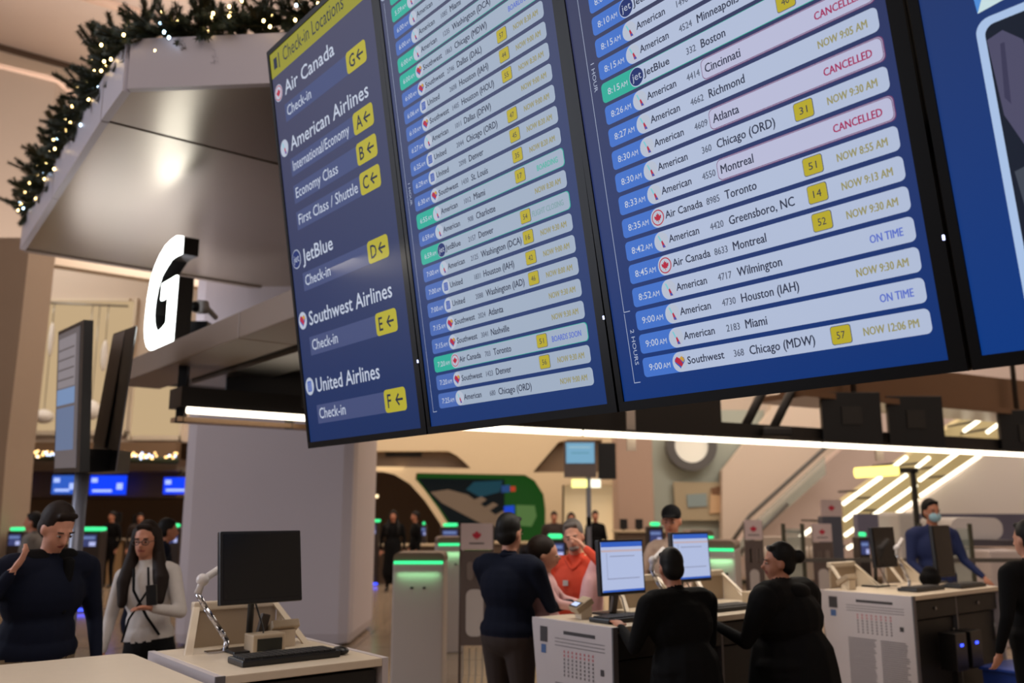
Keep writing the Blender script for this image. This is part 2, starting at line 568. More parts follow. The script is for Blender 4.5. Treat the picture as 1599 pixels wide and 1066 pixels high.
# round oculus on that wall
oc = thing('round_wall_lamp', 'large round lit ring set high on the pale green wall', 'lamp')
m_ = MB(); c_ = at(1078, 696, 22.3)
def ring(mb, c, r0, r1, y0, y1, mm, n=28):
    o_ = [(c.x + r1 * math.cos(2 * PI * i / n), c.z + r1 * math.sin(2 * PI * i / n)) for i in range(n)]
    i_ = [(c.x + r0 * math.cos(2 * PI * i / n), c.z + r0 * math.sin(2 * PI * i / n)) for i in range(n)]
    vs, fs = fill_poly(o_, [i_], y1 - y0)
    mb.add([Vector((v.x, y0 + v.z, v.y)) for v in vs], fs, mm)
ring(m_, c_, .42, .62, 22.1, 22.4, mat('ring_grey', (90, 88, 86), .5)); m_.build('rim', oc)
m_ = MB(); m_.prism(circ(c_.x, c_.z, .42, n=24), 'y', 22.2, 22.4, mat('lit_disc', (220, 215, 200), .5, emis=(225, 215, 195), es=.4)); m_.build('disc', oc)

# right hand architecture: stair wall, balustrade, glowing escalator side, white bulkhead
m_ = MB(); wallcut(m_, [(1120, 880), (1175, 826), (1290, 722), (1340, 680), (1360, 625), (1460, 560), (1640, 560), (1640, 900), (1120, 900)], [], 20.5, .5, mat('stair_wall', (184, 164, 154), .65)); m_.build('wall_stair', kind='structure')
rl = thing('sloping_balustrade', 'sloping dark handrail over a glass balustrade beside the mural', 'balustrade')
m_ = MB(); m_.tube([at(1135, 858, 20), at(1170, 806, 20), at(1285, 702, 20), at(1330, 660, 20)], .045, mat('rail_metal', (86, 82, 78), .4), 8); m_.build('handrail', rl)
gl = mat('balustrade_glass', (170, 185, 175), .1)
gl.node_tree.nodes['Principled BSDF'].inputs['Alpha'].default_value = 0.35
m_ = MB(); wallcut(m_, [(1142, 866), (1176, 816), (1288, 712), (1290, 740), (1180, 838), (1158, 870)], [], 20.02, .03, gl); m_.build('glass_pane', rl)
m_ = MB(); m_.tube([at(1140, 880, 20), at(1180, 836, 20), at(1230, 786, 20)], .04, mat('rail_metal', (86, 82, 78), .4), 8); m_.build('lower_rail', rl)
m_ = MB(); a_ = at(1140, 862, 20); m_.tube([Vector((a_.x, 20, 0)), Vector((a_.x, 20, a_.z))], .035, mat('rail_metal', (86, 82, 78), .4), 8); m_.build('post', rl)
m_ = MB()
esc_pts = [(1316, 783), (1380, 738), (1440, 697), (1500, 655), (1560, 622), (1640, 590), (1640, 650), (1560, 697), (1440, 778), (1370, 828), (1318, 842)]
wallcut(m_, esc_pts, [], 17.5, .4, mat('escalator_side', (196, 182, 136), .5)); esc = thing('escalator', 'glowing pale yellow escalator side crossed by slanting white light strips', 'escalator'); m_.build('side_panel', esc)
m_ = MB(); wallcut(m_, [(1420, 802), (1450, 775), (1560, 695), (1700, 640), (1700, 802)], [], 16.5, .3, WALLW); m_.build('wall_bulkhead', kind='structure')
strips = [((1316, 787), (1376, 744)), ((1391, 732), (1416, 713)), ((1318, 812), (1416, 741)), ((1431, 730), (1451, 714)), ((1319, 836), (1431, 757)),
          ((1435, 750), (1495, 707)), ((1506, 700), (1520, 691)), ((1368, 824), (1433, 779)), ((1437, 774), (1530, 711)), ((1537, 700), (1549, 693)),
          ((1505, 673), (1551, 640)), ((1541, 675), (1561, 661)), ((1229, 853), (1245, 841)), ((1247, 840), (1271, 823)), ((1249, 865), (1270, 850)), ((1283, 815), (1287, 811)), ((1323, 856), (1332, 851))]  # short lower-left ones put reflections in as glowing tubes
esc_l = em('escalator_strip', (255, 244, 215), 3.0)
for i, (a, b2) in enumerate(strips):
    m_ = MB(); A_, B_ = at(a[0], a[1], 16.3), at(b2[0], b2[1], 16.3)
    m_.tube([A_, B_], .035, esc_l, 8)
    m_.tube([(A_ + B_) / 2, (A_ + B_) / 2 + Vector((0, 1.18, 0))], .02, DARK, 5)
    m_.build('light_strip', esc)

# ================================================================ LOWER CANOPY with the letter G (beam + roof) -------------------------------
kH = 3.3
kG = (kH - CAMH) / 1.78
bl = atH(180, 571, kH)                       # far left top end of the beam
Mc = Matrix.Translation(Vector((bl.x, bl.y, 0))) @ Matrix.Rotation(PHI - PI / 2, 4, 'Z')
# local: +x = R ; +y = Q
zb = kH - 0.22
cn = thing('check_in_canopy', 'taupe canopy beam with dark underside carrying the white letter G', 'canopy', M=Mc)
m_ = MB(); m_.box((0, 0, zb), (3.55, .5, kH), TAUPE, bev=.01); m_.box((3.56, 0, zb), (8.6, .5, kH), TAUPE, bev=.01); m_.build('fascia_beam', cn)
m_ = MB(); m_.box((0.15, .5, zb + .02), (8.4, 3.9, kH - .05), DARK); m_.build('roof_slab', cn)
m_ = MB(); m_.box((.9, .55, zb - .04), (8.2, 1.0, zb + .019), STEEL); m_.build('soffit_trim', cn)
# letter G, a box letter with lit face
gm = thing('letter_sign', 'tall lit white box letter G with black sides standing on the canopy beam', 'sign', M=Mc)
out = []
def arc(cx, cz, rx, rz, a0, a1, n):
    return [(cx + rx * math.cos(math.radians(a0 + (a1 - a0) * i / n)), cz + rz * math.sin(math.radians(a0 + (a1 - a0) * i / n))) for i in range(n + 1)]
gp = [(2.09, 4.49), (2.09, 4.69), (1.92, 4.735), (1.74, 4.735), (1.54, 4.71), (1.35, 4.64), (1.18, 4.53), (1.06, 4.38), (1.0, 4.2), (.97, 4.0), (.97, 3.82), (1.02, 3.69), (1.11, 3.59), (1.23, 3.535), (1.38, 3.51),
      (1.99, 3.51), (2.01, 4.26), (1.52, 4.26), (1.51, 4.07), (1.76, 4.07), (1.76, 3.77), (1.62, 3.725), (1.50, 3.715), (1.38, 3.74), (1.29, 3.82), (1.24, 3.95), (1.25, 4.1), (1.31, 4.25), (1.43, 4.38), (1.60, 4.45), (1.74, 4.50), (1.88, 4.505)]

gp = [(x * kG, CAMH + (z - CAMH) * kG) for x, z in gp]
vs, fs = fill_poly(gp, [], .15)
m_ = MB(); m_.add([Vector((v.x, .06 + v.z, v.y)) for v in vs], fs, BLACK); m_.build('letter_body', gm)
vs, fs = fill_poly(gp, [], .02)
m_ = MB(); m_.add([Vector((v.x, .035 + v.z, v.y)) for v in vs], fs, em('letter_face', (250, 255, 250), 7.0)); m_.build('lit_face', gm)

# security camera on the column behind the letter
cc = thing('dome_camera', 'dark dome security camera on a pale bracket by the column', 'camera')
p_ = at(305, 479, 9.2)
m_ = MB(); m_.ell(p_, (.055, .08, .06), BLACK); m_.build('dome', cc)
m_ = MB(); m_.tube([p_ + Vector((.03, 0, .0)), p_ + Vector((.10, .06, .01))], .075, WHITE, 12, r1=.07); m_.tube([p_ + Vector((.10, .06, .0)), p_ + Vector((.12, .30, -.05))], .03, WHITE, 8); m_.build('bracket', cc)
m_ = MB(); pbox(m_, 292, 501, 323, 519, 8.9, .2, BLACK)
tag(m_.build('equipment_box'), 'small black equipment box behind the canopy beam under the dome camera', 'box')

# ================================================================ UPPER CANOPY --------------------------------------------------------------
UH = 4.75
su = .708
P0 = atH(40, 388, UH); P1 = atH(205, 140, UH); P2 = atH(417, 132, UH)
P2e = P1 + (P2 - P1) * 2.3
S0 = atH(170, 188, UH)
S1_ = S0 + Q * 4.6; P3 = P0 + Q * 6.0
uc = thing('upper_canopy', 'large brushed metal canopy with pale fascia above the letter G', 'canopy')
br_m = mat('brushed_soffit', (172, 158, 142), .30, .75, noise=.03, nscale=3, aniso=0.5)
fas = mat('fascia_satin', (176, 170, 178), .4, .1)
def slab(mb, pts, z0, z1, mm):
    mb.prism([(p.x, p.y) for p in pts], 'z', z0, z1, mm)
m_ = MB(); slab(m_, [P1, P2e, S1_ - Q * .0, S0], UH, UH + .06, br_m); m_.build('soffit_panel', uc)
g_ = (P0 - S0).normalized() * .045
m_ = MB(); slab(m_, [S0 + g_, S1_ + g_, P3, P0], UH, UH + .06, br_m); m_.build('soffit_panel', uc)
m_ = MB(); slab(m_, [P1, P2e, S1_, P3, P0], UH + .07, UH + .30, DARK); m_.build('canopy_core', uc)
def fascia(a, b2, zt0, zt1):
    mb = MB(); d = (b2 - a).normalized(); n_ = Vector((d.y, -d.x, 0))
    if n_.dot(Vector((0, 0, 0)) - a) < 0:
        n_ = -n_
    vs = [a, b2, b2 + n_ * .06, a + n_ * .06]
    mb.prism([(p.x, p.y) for p in vs], 'z', zt0, zt1, fas)
    mb.build('fascia_panel', uc)
fascia(P1, P2e, UH - .02, UH + .37)
fascia(P1 + (S0 - P1) * .01, S0 - g_ * .3, UH - .02, UH + .37)
fascia(S0 + g_ * .3, S0 + (P0 - S0) * .5, UH - .02, UH + .37)
fascia(S0 + (P0 - S0) * .505, P0, UH - .02, UH + .37)
m_ = MB(); dd_ = (P3 - P0).normalized(); m_.prism([(p.x, p.y) for p in (P0, P3, P3 - R * .1, P0 - R * .1)], 'z', UH - .02, UH + .35, TAUPE); m_.build('fascia_panel', uc)

# garland along the canopy edge
gd = thing('christmas_garland', 'green fir garland with warm fairy lights along the upper canopy edge', 'garland')
fir = mat('fir_needles', (34, 44, 22), .7, noise=.35, nscale=30)
firb = mat('fir_tips', (70, 62, 34), .7, noise=.3, nscale=30)
path = [P0 + Vector((0, 0, .40)), S0 + Vector((0, 0, .42)), P1 + Vector((0, 0, .43)), P2 + Vector((0, 0, .46)), P2e + Vector((0, 0, .5))]
def along(t):
    L_ = [(path[i + 1] - path[i]).length for i in range(len(path) - 1)]
    s_ = t * sum(L_)
    for i, l in enumerate(L_):
        if s_ <= l:
            return path[i] + (path[i + 1] - path[i]) * (s_ / l), (path[i + 1] - path[i]).normalized()
        s_ -= l
    return path[-1], (path[-1] - path[-2]).normalized()
fm = MB(); fm.name_fix = False
def sprig(mb, p, d, ln, r, mm):
    """a fir twig: a stem with rings of flat needles"""
    d = d.normalized(); u_ = d.orthogonal().normalized(); s_ = d.cross(u_)
    mb.tube([p, p + d * ln], r * .14, firb, 4)
    nn = max(6, int(ln / .013))
    for i in range(nn):
        b_ = p + d * ln * (i + .5) / nn
        for k in range(7):
            a = 2 * PI * k / 7 + i * .7 + random.random() * .5
            o_ = (u_ * math.cos(a) + s_ * math.sin(a))
            tip = b_ + o_ * r * random.uniform(.75, 1.1) + d * r * .5
            sd = d.cross(o_) * r * .17
            mb.add([b_ - sd, b_ + sd, tip], [(0, 1, 2)], mm)
for i in range(900):
    t = (i + random.random()) / 900
    p, dr = along(t)
    v_ = Vector((random.gauss(0, 1), random.gauss(0, 1), random.gauss(.35, .8)))
    v_ = (v_ - dr * v_.dot(dr) * .5).normalized()
    c_ = p + v_ * random.uniform(0, .09)
    sprig(fm, c_, v_ + dr * random.uniform(-.6, .6), random.uniform(.12, .23), random.uniform(.036, .05), fir)
for i in range(40):
    t = (i + random.random()) / 40
    p, dr = along(t)
    v_ = (Vector((random.uniform(-1, -.1), random.uniform(-.4, .4), random.uniform(.1, 1)))).normalized()
    for k in range(3):
        sprig(fm, p + v_ * .08, v_ + Vector((random.uniform(-.5, .5), random.uniform(-.5, .5), random.uniform(-.4, .5))), random.uniform(.22, .34), .042, firb if k == 0 else fir)
fo = fm.build('fir_branches', gd, kind='stuff')
warmb = em('fairy_bulb_warm', (255, 216, 140), 14.0); coolb = em('fairy_bulb_cool', (190, 225, 255), 12.0)
bm_w = None; bm_c = None
for i in range(125):
    t = (i + random.random()) / 125
    p, dr = along(t)
    v_ = Vector((random.uniform(-1, .9), random.uniform(-1.0, -.1), random.uniform(-.7, 1))).normalized()
    p = p + v_ * random.uniform(.11, .20)
    cool = random.random() < .16
    base = bm_c if cool else bm_w
    if base is None:
        m_ = MB(); m_.ell((0, 0, 0), (.011, .011, .014), coolb if cool else warmb, 6, 4)
        o = m_.build('fairy_bulb', gd)
        if cool: bm_c = o
        else: bm_w = o
    else:
        o = base.copy(); COL.objects.link(o); o.parent = gd
    o.location = p

# far garland lights on the mezzanine edge
g2 = thing('distant_fairy_lights', 'distant blurred string of warm and cool fairy lights on the far balcony edge', 'fairy lights')
firstb = {}
m_ = MB(); m_.tube([at(0, 712, Ym - .15), at(278, 719, Ym - .15)], .09, fir, 6); m_.build('fir_branches', g2, kind='stuff')
for i in range(90):
    px = random.uniform(2, 84) if i % 2 else random.uniform(178, 276)
    p = at(px, 706 + px * .02 + random.uniform(-4, 6), Ym - .25)
    kk = random.choice('wwc')
    if kk not in firstb:
        m_ = MB(); m_.ell((0, 0, 0), (.03, .03, .03), {'w': em('far_bulb_warm', (255, 205, 130), 3.5), 'c': em('far_bulb_cool', (205, 220, 255), 3.5)}[kk], 6, 4)
        o = m_.build('fairy_bulb', g2); firstb[kk] = o
    else:
        o = firstb[kk].copy(); COL.objects.link(o); o.parent = g2
    o.location = p

# ================================================================ FLIGHT BOARD ---------------------------------------------------------------
BO = Vector((-1.15523287, 5.14152215, 0.34707108 + CAMH))
BW = 1.2387


def board_matrix(k, tau):
    v = ZUP * math.cos(tau) - Q * math.sin(tau)
    n = R.cross(v)                                # towards -Q side? local y axis points away from the viewer
    y = v.cross(R)
    M = Matrix((R, y, v)).transposed().to_4x4()
    return Matrix.Translation(BO + R * BW * k) @ M


def fr(u, v, off):
    return Vector((u, -off, v))


BEZ = mat('bezel_black', (7, 7, 8), .35, spec=.12)


def display(k, tau, label, scr, H=2.346, W=BW):
    M = board_matrix(k, tau)
    d = thing('flight_display', label, 'display', M=M)
    m_ = MB(); m_.box((0.006, 0.0, 0.0), (W - .006, .09, H), BEZ, bev=.006); m_.build('casing', d)
    m_ = MB()
    for (a, b2, c2, d2) in ((.006, 0, .032, H), (W - .05, 0, W - .006, H), (.032, 0, W - .05, .034), (.032, H - .03, W - .05, H)):
        m_.box((a, -.012, b2), (c2, .0, d2), BEZ)
    m_.build('bezel', d)
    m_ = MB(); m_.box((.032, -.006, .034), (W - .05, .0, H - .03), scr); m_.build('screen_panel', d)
    m_ = MB(); m_.box((W - .0095, -.016, .337), (W - .0050, -.012, .350), em('standby_led', (190, 200, 255), 5)); m_.build('status_led', d)
    return d


SO = .0066
scr1 = screen_mat('screen_blue_1', (22, 44, 92), (66, 66, 92), .1, 2.2)  # greyer upper colours hold the reflection and off-angle fade
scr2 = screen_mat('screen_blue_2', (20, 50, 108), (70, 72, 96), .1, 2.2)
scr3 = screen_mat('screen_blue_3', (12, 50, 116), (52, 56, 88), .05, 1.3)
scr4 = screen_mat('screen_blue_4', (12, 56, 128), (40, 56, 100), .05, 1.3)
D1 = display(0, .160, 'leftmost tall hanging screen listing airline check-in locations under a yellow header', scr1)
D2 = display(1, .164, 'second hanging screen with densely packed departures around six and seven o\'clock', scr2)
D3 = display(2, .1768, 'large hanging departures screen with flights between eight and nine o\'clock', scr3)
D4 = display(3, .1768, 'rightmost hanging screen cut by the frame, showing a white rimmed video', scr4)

# ---- display 1
yel = em('sign_yellow', (146, 142, 40), 1); yel2 = em('badge_yellow', (176, 166, 48), 1)
ink = em('dark_ink', (34, 40, 60), 1); wtx = em('white_text', (190, 198, 216), 1); wtx2 = em('white_text_dim', (150, 162, 196), 1)
barm = em('row_bar', (66, 76, 118), 1)
logow = em('logo_white', (180, 188, 205), 1)
o2 = SO + .001; o3 = SO + .002; o4 = SO + .003
m_ = MB()
flat(m_, [(.032, 2.168), (BW - .05, 2.168), (BW - .05, 2.316), (.032, 2.316)], SO, yel, fr)
text(m_, 'Check-in Locations', .20, 2.212, .085, ink, o2, xs=.80, fr=fr)
flat(m_, [(.075, 2.21), (.12, 2.21), (.12, 2.275), (.075, 2.275)], o2, ink, fr)
flat(m_, [(.14, 2.20), (.152, 2.20), (.152, 2.29), (.14, 2.29)], o2, ink, fr)
m_.build('header_bar', D1)


def heart(u, v, s):
    pts = []
    for i in range(24):
        t = 2 * PI * i / 24
        pts.append((u + s * .062 * 16 * math.sin(t) ** 3, v + s * .062 * (13 * math.cos(t) - 5 * math.cos(2 * t) - 2 * math.cos(3 * t) - math.cos(4 * t))))
    return pts


cred = em('logo_red', (176, 36, 62), 1); cblue = em('logo_blue', (50, 84, 170), 1); cyl = em('logo_gold', (196, 150, 60), 1); cnavy = em('logo_navy', (26, 44, 104), 1)
cteal = em('logo_teal', (120, 196, 206), 1)
LEAF = [(0, 1), (.2, .55), (.45, .7), (.38, .25), (.75, .45), (.95, .2), (.8, .05), (.9, -.1), (.45, -.45), (.5, -.65), (.08, -.55), (.06, -1), (-.06, -1), (-.08, -.55), (-.5, -.65), (-.45, -.45), (-.9, -.1), (-.8, .05), (-.95, .2), (-.75, .45), (-.38, .25), (-.45, .7), (-.2, .55)]


def logo(mb, kind, u, v, r, base=SO):
    a, b2, c2 = base + .0016, base + .0024, base + .0032
    if kind == 'jet':
        flat(mb, circ(u, v, r), a, cnavy, fr); text(mb, 'jet', u - r * .62, v - r * .35, r * .9, logow, b2, width=r * 1.35, fr=fr)
        return
    flat(mb, circ(u, v, r), a, logow, fr)
    if kind == 'ac':
        flat(mb, circ(u, v, r * .88), a + .0003, cred, fr); flat(mb, circ(u, v, r * .76), a + .0006, logow, fr)
        pts = [(u + x * r * .55, v + y * r * .55) for x, y in LEAF]
        vs, fs = fill_poly(pts, [], .0002)
        mb.add([fr(p.x, p.y, b2 + p.z) for p in vs], fs, cred)
    elif kind == 'aa':
        flat(mb, [(u - r * .45, v + r * .7), (u - r * .25, v + r * .7), (u + r * .05, v), (u - r * .15, v)], b2, cteal, fr)
        flat(mb, [(u - r * .05, v - .02 * r), (u + r * .12, v + .1 * r), (u + r * .5, v - r * .75), (u + r * .1, v - r * .75)], b2, cred, fr)
        flat(mb, [(u + r * .12, v - r * .5), (u + r * .3, v - r * .4), (u + r * .5, v - r * .75), (u + r * .2, v - r * .75)], c2, cblue, fr)
    elif kind == 'wn':
        flat(mb, heart(u, v, r * .72), b2, cblue, fr)
        flat(mb, [(u - r * .7, v + r * .15), (u - r * .35, v + r * .62), (u + r * .02, v + r * .4), (u + r * .42, v - r * .28), (u + r * .18, v - r * .55)], b2 + .0004, cred, fr)
        flat(mb, [(u + r * .02, v + r * .4), (u + r * .35, v + r * .62), (u + r * .7, v + r * .25), (u + r * .5, v - r * .1)], c2, cyl, fr)
    elif kind == 'ua':
        flat(mb, rrect(u - r * .5, v - r * .6, u + r * .5, v + r * .6, r * .12), b2, cblue, fr)
        for i in (-.25, 0, .25):
            flat(mb, [(u + r * (i - .03), v - r * .5), (u + r * (i + .03), v - r * .5), (u + r * (i * 1.3 + .03), v + r * .5), (u + r * (i * 1.3 - .03), v + r * .5)], c2, logow, fr)


def arrow_left(mb, u, v, s, mm, off):
    flat(mb, [(u, v + s * .09), (u + s, v + s * .09), (u + s, v - s * .09), (u, v - s * .09)], off, mm, fr)
    flat(mb, [(u - s * .1, v), (u + s * .38, v + s * .5), (u + s * .52, v + s * .38), (u + s * .12, v)], off + .0002, mm, fr)
    flat(mb, [(u - s * .1, v), (u + s * .12, v), (u + s * .52, v - s * .38), (u + s * .38, v - s * .5)], off + .0002, mm, fr)


S1 = [('Air Canada', 'ac', 2.022, .60, [('Check-in', 'G', 1.868)]),
      ('American Airlines', 'aa', 1.692, .885, [('International/Economy', 'A', 1.545), ('Economy Class', 'B', 1.386), ('First Class / Shuttle', 'C', 1.232)]),
      ('JetBlue', 'jet', 1.038, .36, [('Check-in', 'D', .880)]),
      ('Southwest Airlines', 'wn', .682, .89, [('Check-in', 'E', .514)]),
      ('United Airlines', 'ua', .306, .69, [('Check-in', 'F', .130)])]
for nm, lg, v0, wd, rows in S1:
    m_ = MB(); text(m_, nm, .178, v0, .082, wtx, SO + .001, width=wd, fr=fr, bold=.008)
    hd_ = m_.build('airline_heading', D1); m_ = MB()
    logo(m_, lg, .10, v0 + .04, .05)
    if lg == 'jet':
        flat(m_, circ(.10, v0 + .04, .055), SO + .0006, logow, fr)
    m_.build('airline_logo', hd_)
    for tx, lt, vb in rows:
        m_ = MB()
        flat(m_, [(.155, vb), (.95, vb), (.95, vb + .104), (.155, vb + .104)], SO, barm, fr)
        wd2 = {'Check-in': .30, 'International/Economy': .66, 'Economy Class': .50, 'First Class / Shuttle': .68}[tx]
        text(m_, tx, .180, vb + .027, .062, wtx, o2, width=wd2, fr=fr, bold=.004)
        ro = m_.build('check_in_row', D1)
        m_ = MB(); flat(m_, rrect(.885, vb - .002, 1.085, vb + .112, .022), o2, yel2, fr)
        text(m_, lt, .915, vb + .022, .07, ink, o3, fr=fr, bold=.012)
        arrow_left(m_, .995, vb + .055, .062, ink, o3)
        m_.build('gate_badge', ro)

# ---- displays 2 and 3: rows
pill = em('row_pill', (176, 188, 214), 1); pillr = em('row_pill_red', (184, 186, 214), 1)
pill2 = em('row_pill_2', (158, 172, 192), 1); pillg = em('row_pill_green', (150, 196, 196), 1)
tpb = em('time_blue', (66, 112, 198), 1); tpb2 = em('time_blue_2', (72, 104, 176), 1); tpg = em('time_green', (44, 170, 150), 1)
inkr = em('row_ink', (44, 50, 72), 1); inkn = em('row_ink_light', (84, 92, 112), 1)
gold = em('status_gold', (150, 144, 96), 1); sblue = em('status_blue', (92, 112, 198), 1); sred = em('status_red', (160, 44, 92), 1); sgr = em('status_green', (84, 176, 160), 1)
spale = em('status_pale', (128, 160, 165), 1); gline = em('green_outline', (50, 170, 150), 1); rline = em('red_outline', (120, 70, 110), 1)
bdy = em('badge_gold', (180, 166, 44), 1)
AL = {'AA': ('American', 'aa'), 'AC': ('Air Canada', 'ac'), 'B6': ('JetBlue', 'jet'), 'WN': ('Southwest', 'wn'), 'UA': ('United', 'ua')}
AW = {'AA': .128, 'AC': .158, 'B6': .115, 'WN': .150, 'UA': .095}


def flight_row(D, u0, vb, tm, ap, al, num, city, gate, status, green=False, cancelled=False, small=False):
    m_ = MB()
    H_ = .067
    pm_ = (pill2 if small else pill)
    if green:
        flat(m_, rrect(u0 - .002, vb - .002, u0 + 1.018, vb + H_ + .002, .016), SO - .0003, gline, fr)
    if cancelled:
        flat(m_, rrect(u0 + .43, vb - .002, u0 + 1.018, vb + H_ + .002, .016), SO - .0003, rline, fr)
    flat(m_, rrect(u0, vb, u0 + .20, vb + H_, .014, corners=(0, 1, 1, 0)), SO, tpg if green else (tpb2 if small else tpb), fr)
    flat(m_, rrect(u0 + .134, vb, u0 + .98, vb + H_, .0325, 6, corners=(0, 1, 1, 0)), SO + .0005, pm_, fr)
    flat(m_, rrect(u0 + .9, vb, u0 + 1.0152, vb + H_, .016, 4, corners=(1, 0, 0, 1)), SO + .0006, pm_, fr)
    if cancelled:
        flat(m_, rrect(u0 + .432, vb + .001, u0 + 1.014, vb + H_ - .001, .016), SO + .0008, rline, fr)
        flat(m_, rrect(u0 + .434, vb + .003, u0 + 1.012, vb + H_ - .003, .015), SO + .0010, pillr, fr)
    text(m_, tm, u0 + .028, vb + .021, .024, wtx, o2, width=.058, fr=fr, bold=.004)
    text(m_, ap, u0 + .091, vb + .021, .019, wtx, o2, width=.032, fr=fr)
    nm, lg = AL[al]
    logo(m_, lg, u0 + .167, vb + .0335, .0305, SO)
    text(m_, nm, u0 + .199, vb + .022, .026, inkr, o3, width=AW[al], fr=fr, bold=.014)
    text(m_, num, u0 + .424, vb + .021, .023, inkn, o3, right=True, xs=.85, fr=fr, dbl=.0010)
    text(m_, city, u0 + .446, vb + .020, .029, inkr, o3, xs=.86, fr=fr, dbl=.0013)
    if status:
        sc_ = {'N': gold, 'O': sblue, 'B': sblue, 'C': sred, 'G': sgr, 'F': spale}['G' if status == 'BOARDING' else status[0]]
        text(m_, status, u0 + .982, vb + .021, .0235, sc_, o3, right=True, xs=.74 if status[0] != 'C' else .82, fr=fr, dbl=.0016)
    ro = m_.build('flight_row', D)
    if gate:
        m_ = MB()
        flat(m_, rrect(u0 + .726, vb + .008, u0 + .790, vb + .062, .008), o2, inkn, fr)
        flat(m_, rrect(u0 + .728, vb + .010, u0 + .788, vb + .060, .007), o3, bdy, fr)
        text(m_, gate, u0 + .758, vb + .024, .022, inkr, o4, width=.026, center=True, fr=fr)
        m_.build('gate_badge', ro)


N_ = 'NOW %s AM'
R3 = [('9:00', 'WN', '368', 'Chicago (MDW)', '57', 'NOW 12:06 PM'), ('9:00', 'AA', '2183', 'Miami', None, 'ON TIME'), ('9:00', 'AA', '4730', 'Houston (IAH)', None, N_ % '9:30'),
      ('8:52', 'AA', '4717', 'Wilmington', None, 'ON TIME'), ('8:45', 'AC', '8633', 'Montreal', '52', N_ % '9:30'), ('8:42', 'AA', '4420', 'Greensboro, NC', '14', N_ % '9:13'),
      ('8:35', 'AC', '8985', 'Toronto', '51', N_ % '8:55'), ('8:33', 'AA', '4550', 'Montreal', None, 'CANCELLED'), ('8:30', 'AA', '360', 'Chicago (ORD)', '31', N_ % '9:30'),
      ('8:30', 'AA', '4609', 'Atlanta', None, 'CANCELLED'), ('8:27', 'AA', '4662', 'Richmond', None, N_ % '9:05'), ('8:26', 'AA', '4414', 'Cincinnati', None, 'CANCELLED'),
      ('8:15', 'B6', '332', 'Boston', '40', 'BOARDS SOON'), ('8:15', 'AA', '4524', 'Minneapolis', None, 'ON TIME'), ('8:15', 'AA', '1490', 'Dallas (DFW)', None, 'ON TIME'),
      ('8:10', 'B6', '2265', 'Orlando', None, 'ON TIME'), ('8:00', 'AA', '1123', 'Chicago (ORD)', None, 'ON TIME'), ('8:00', 'UA', '1871', 'Denver', None, 'ON TIME')]
for i, (tm, al, nu, ci, ga, stt) in enumerate(R3):
    flight_row(D3, .145, .1075 + .0817 * i, tm, 'AM', al, nu, ci, ga, stt, green=(i == 12), cancelled=(stt == 'CANCELLED'))
R2 = [('7:25', 'AA', '680', 'Chicago (ORD)', None, '9:00'), ('7:20', 'WN', '1423', 'Denver', '56', '9:30'), ('7:20', 'AC', '703', 'Toronto', '51', 'BOARDS SOON'),
      ('7:15', 'WN', '3041', 'Nashville', None, '9:30'), ('7:15', 'WN', '2024', 'Atlanta', None, '9:30'), ('7:00', 'UA', '2088', 'Washington (IAD)', '46', '8:00'),
      ('7:00', 'UA', '1831', 'Houston (IAH)', '42', '9:00'), ('7:00', 'AA', '2125', 'Washington (DCA)', '16', '9:30'), ('6:59', 'B6', '2157', 'Denver', '54', 'FLIGHT CLOSING'),
      ('6:59', 'AA', '908', 'Charlotte', None, '8:30'), ('6:55', 'AA', '1012', 'Miami', '17', 'BOARDING'), ('6:30', 'WN', '1430', 'St. Louis', '35', '8:20'),
      ('6:29', 'UA', '2098', 'Denver', '45', '8:20'), ('6:25', 'UA', '2044', 'Chicago (ORD)', '47', '9:00'), ('6:27', 'AA', '1011', 'Dallas (DFW)', None, '9:00'),
      ('6:10', 'WN', '1405', 'Houston (HOU)', '55', '8:30'), ('6:06', 'UA', '2608', 'Houston (IAH)', '44', '9:00'), ('6:00', 'WN', '2746', 'Dallas (DAL)', '57', '8:30'),
      ('6:00', 'WN', '1863', 'Chicago (MDW)', None, 'BOARDS SOON'), ('6:00', 'AA', '1235', 'Washington (DCA)', None, 'BOARDS SOON'), ('6:00', 'AA', '1085', 'Miami', None, '8:30'),
      ('6:00', 'AA', '2611', 'Charlotte', None, '8:30'), ('5:59', 'AA', '1746', 'Miami', None, 'BOARDS SOON'), ('5:55', 'AA', '2911', 'Dallas (DFW)', None, 'BOARDS SOON')]
for i, (tm, al, nu, ci, ga, stt) in enumerate(R2):
    gr_ = i in (2, 8, 10, 18, 19, 22, 23)
    flight_row(D2, .117, .1095 + .0832 * i, tm, 'AM', al, nu, ci, ga, stt if stt[0].isalpha() else N_ % stt, green=gr_, small=True)
# hour scales at the left of both lists
lw = em('scale_line', (170, 180, 205), 1)
for D, lx, segs in ((D3, .092, ((.093, .34, '2 HOURS'), (.344, 1.62, '1 HOUR'))), (D2, .062, ((.098, 2.06, '1 HOUR'),))):
    m_ = MB()
    for a, b2, s_ in segs:
        flat(m_, [(lx, a), (lx + .0022, a), (lx + .0022, b2), (lx, b2)], SO, lw, fr)
        flat(m_, [(lx, a), (lx + .03, a), (lx + .03, a + .0025), (lx, a + .0025)], SO, lw, fr)
        vmid = {'2 HOURS': .280, '1 HOUR': (1.245 if D is D3 else 1.17)}[s_]
        text(m_, s_, lx + .018, vmid, .018, lw, SO, fr=fr, vert=True, width=.125 if s_ == '2 HOURS' else .105)
    if D is D2:
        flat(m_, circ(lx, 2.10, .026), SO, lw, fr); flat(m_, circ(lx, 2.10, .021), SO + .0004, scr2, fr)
    m_.build('hour_scale', D)
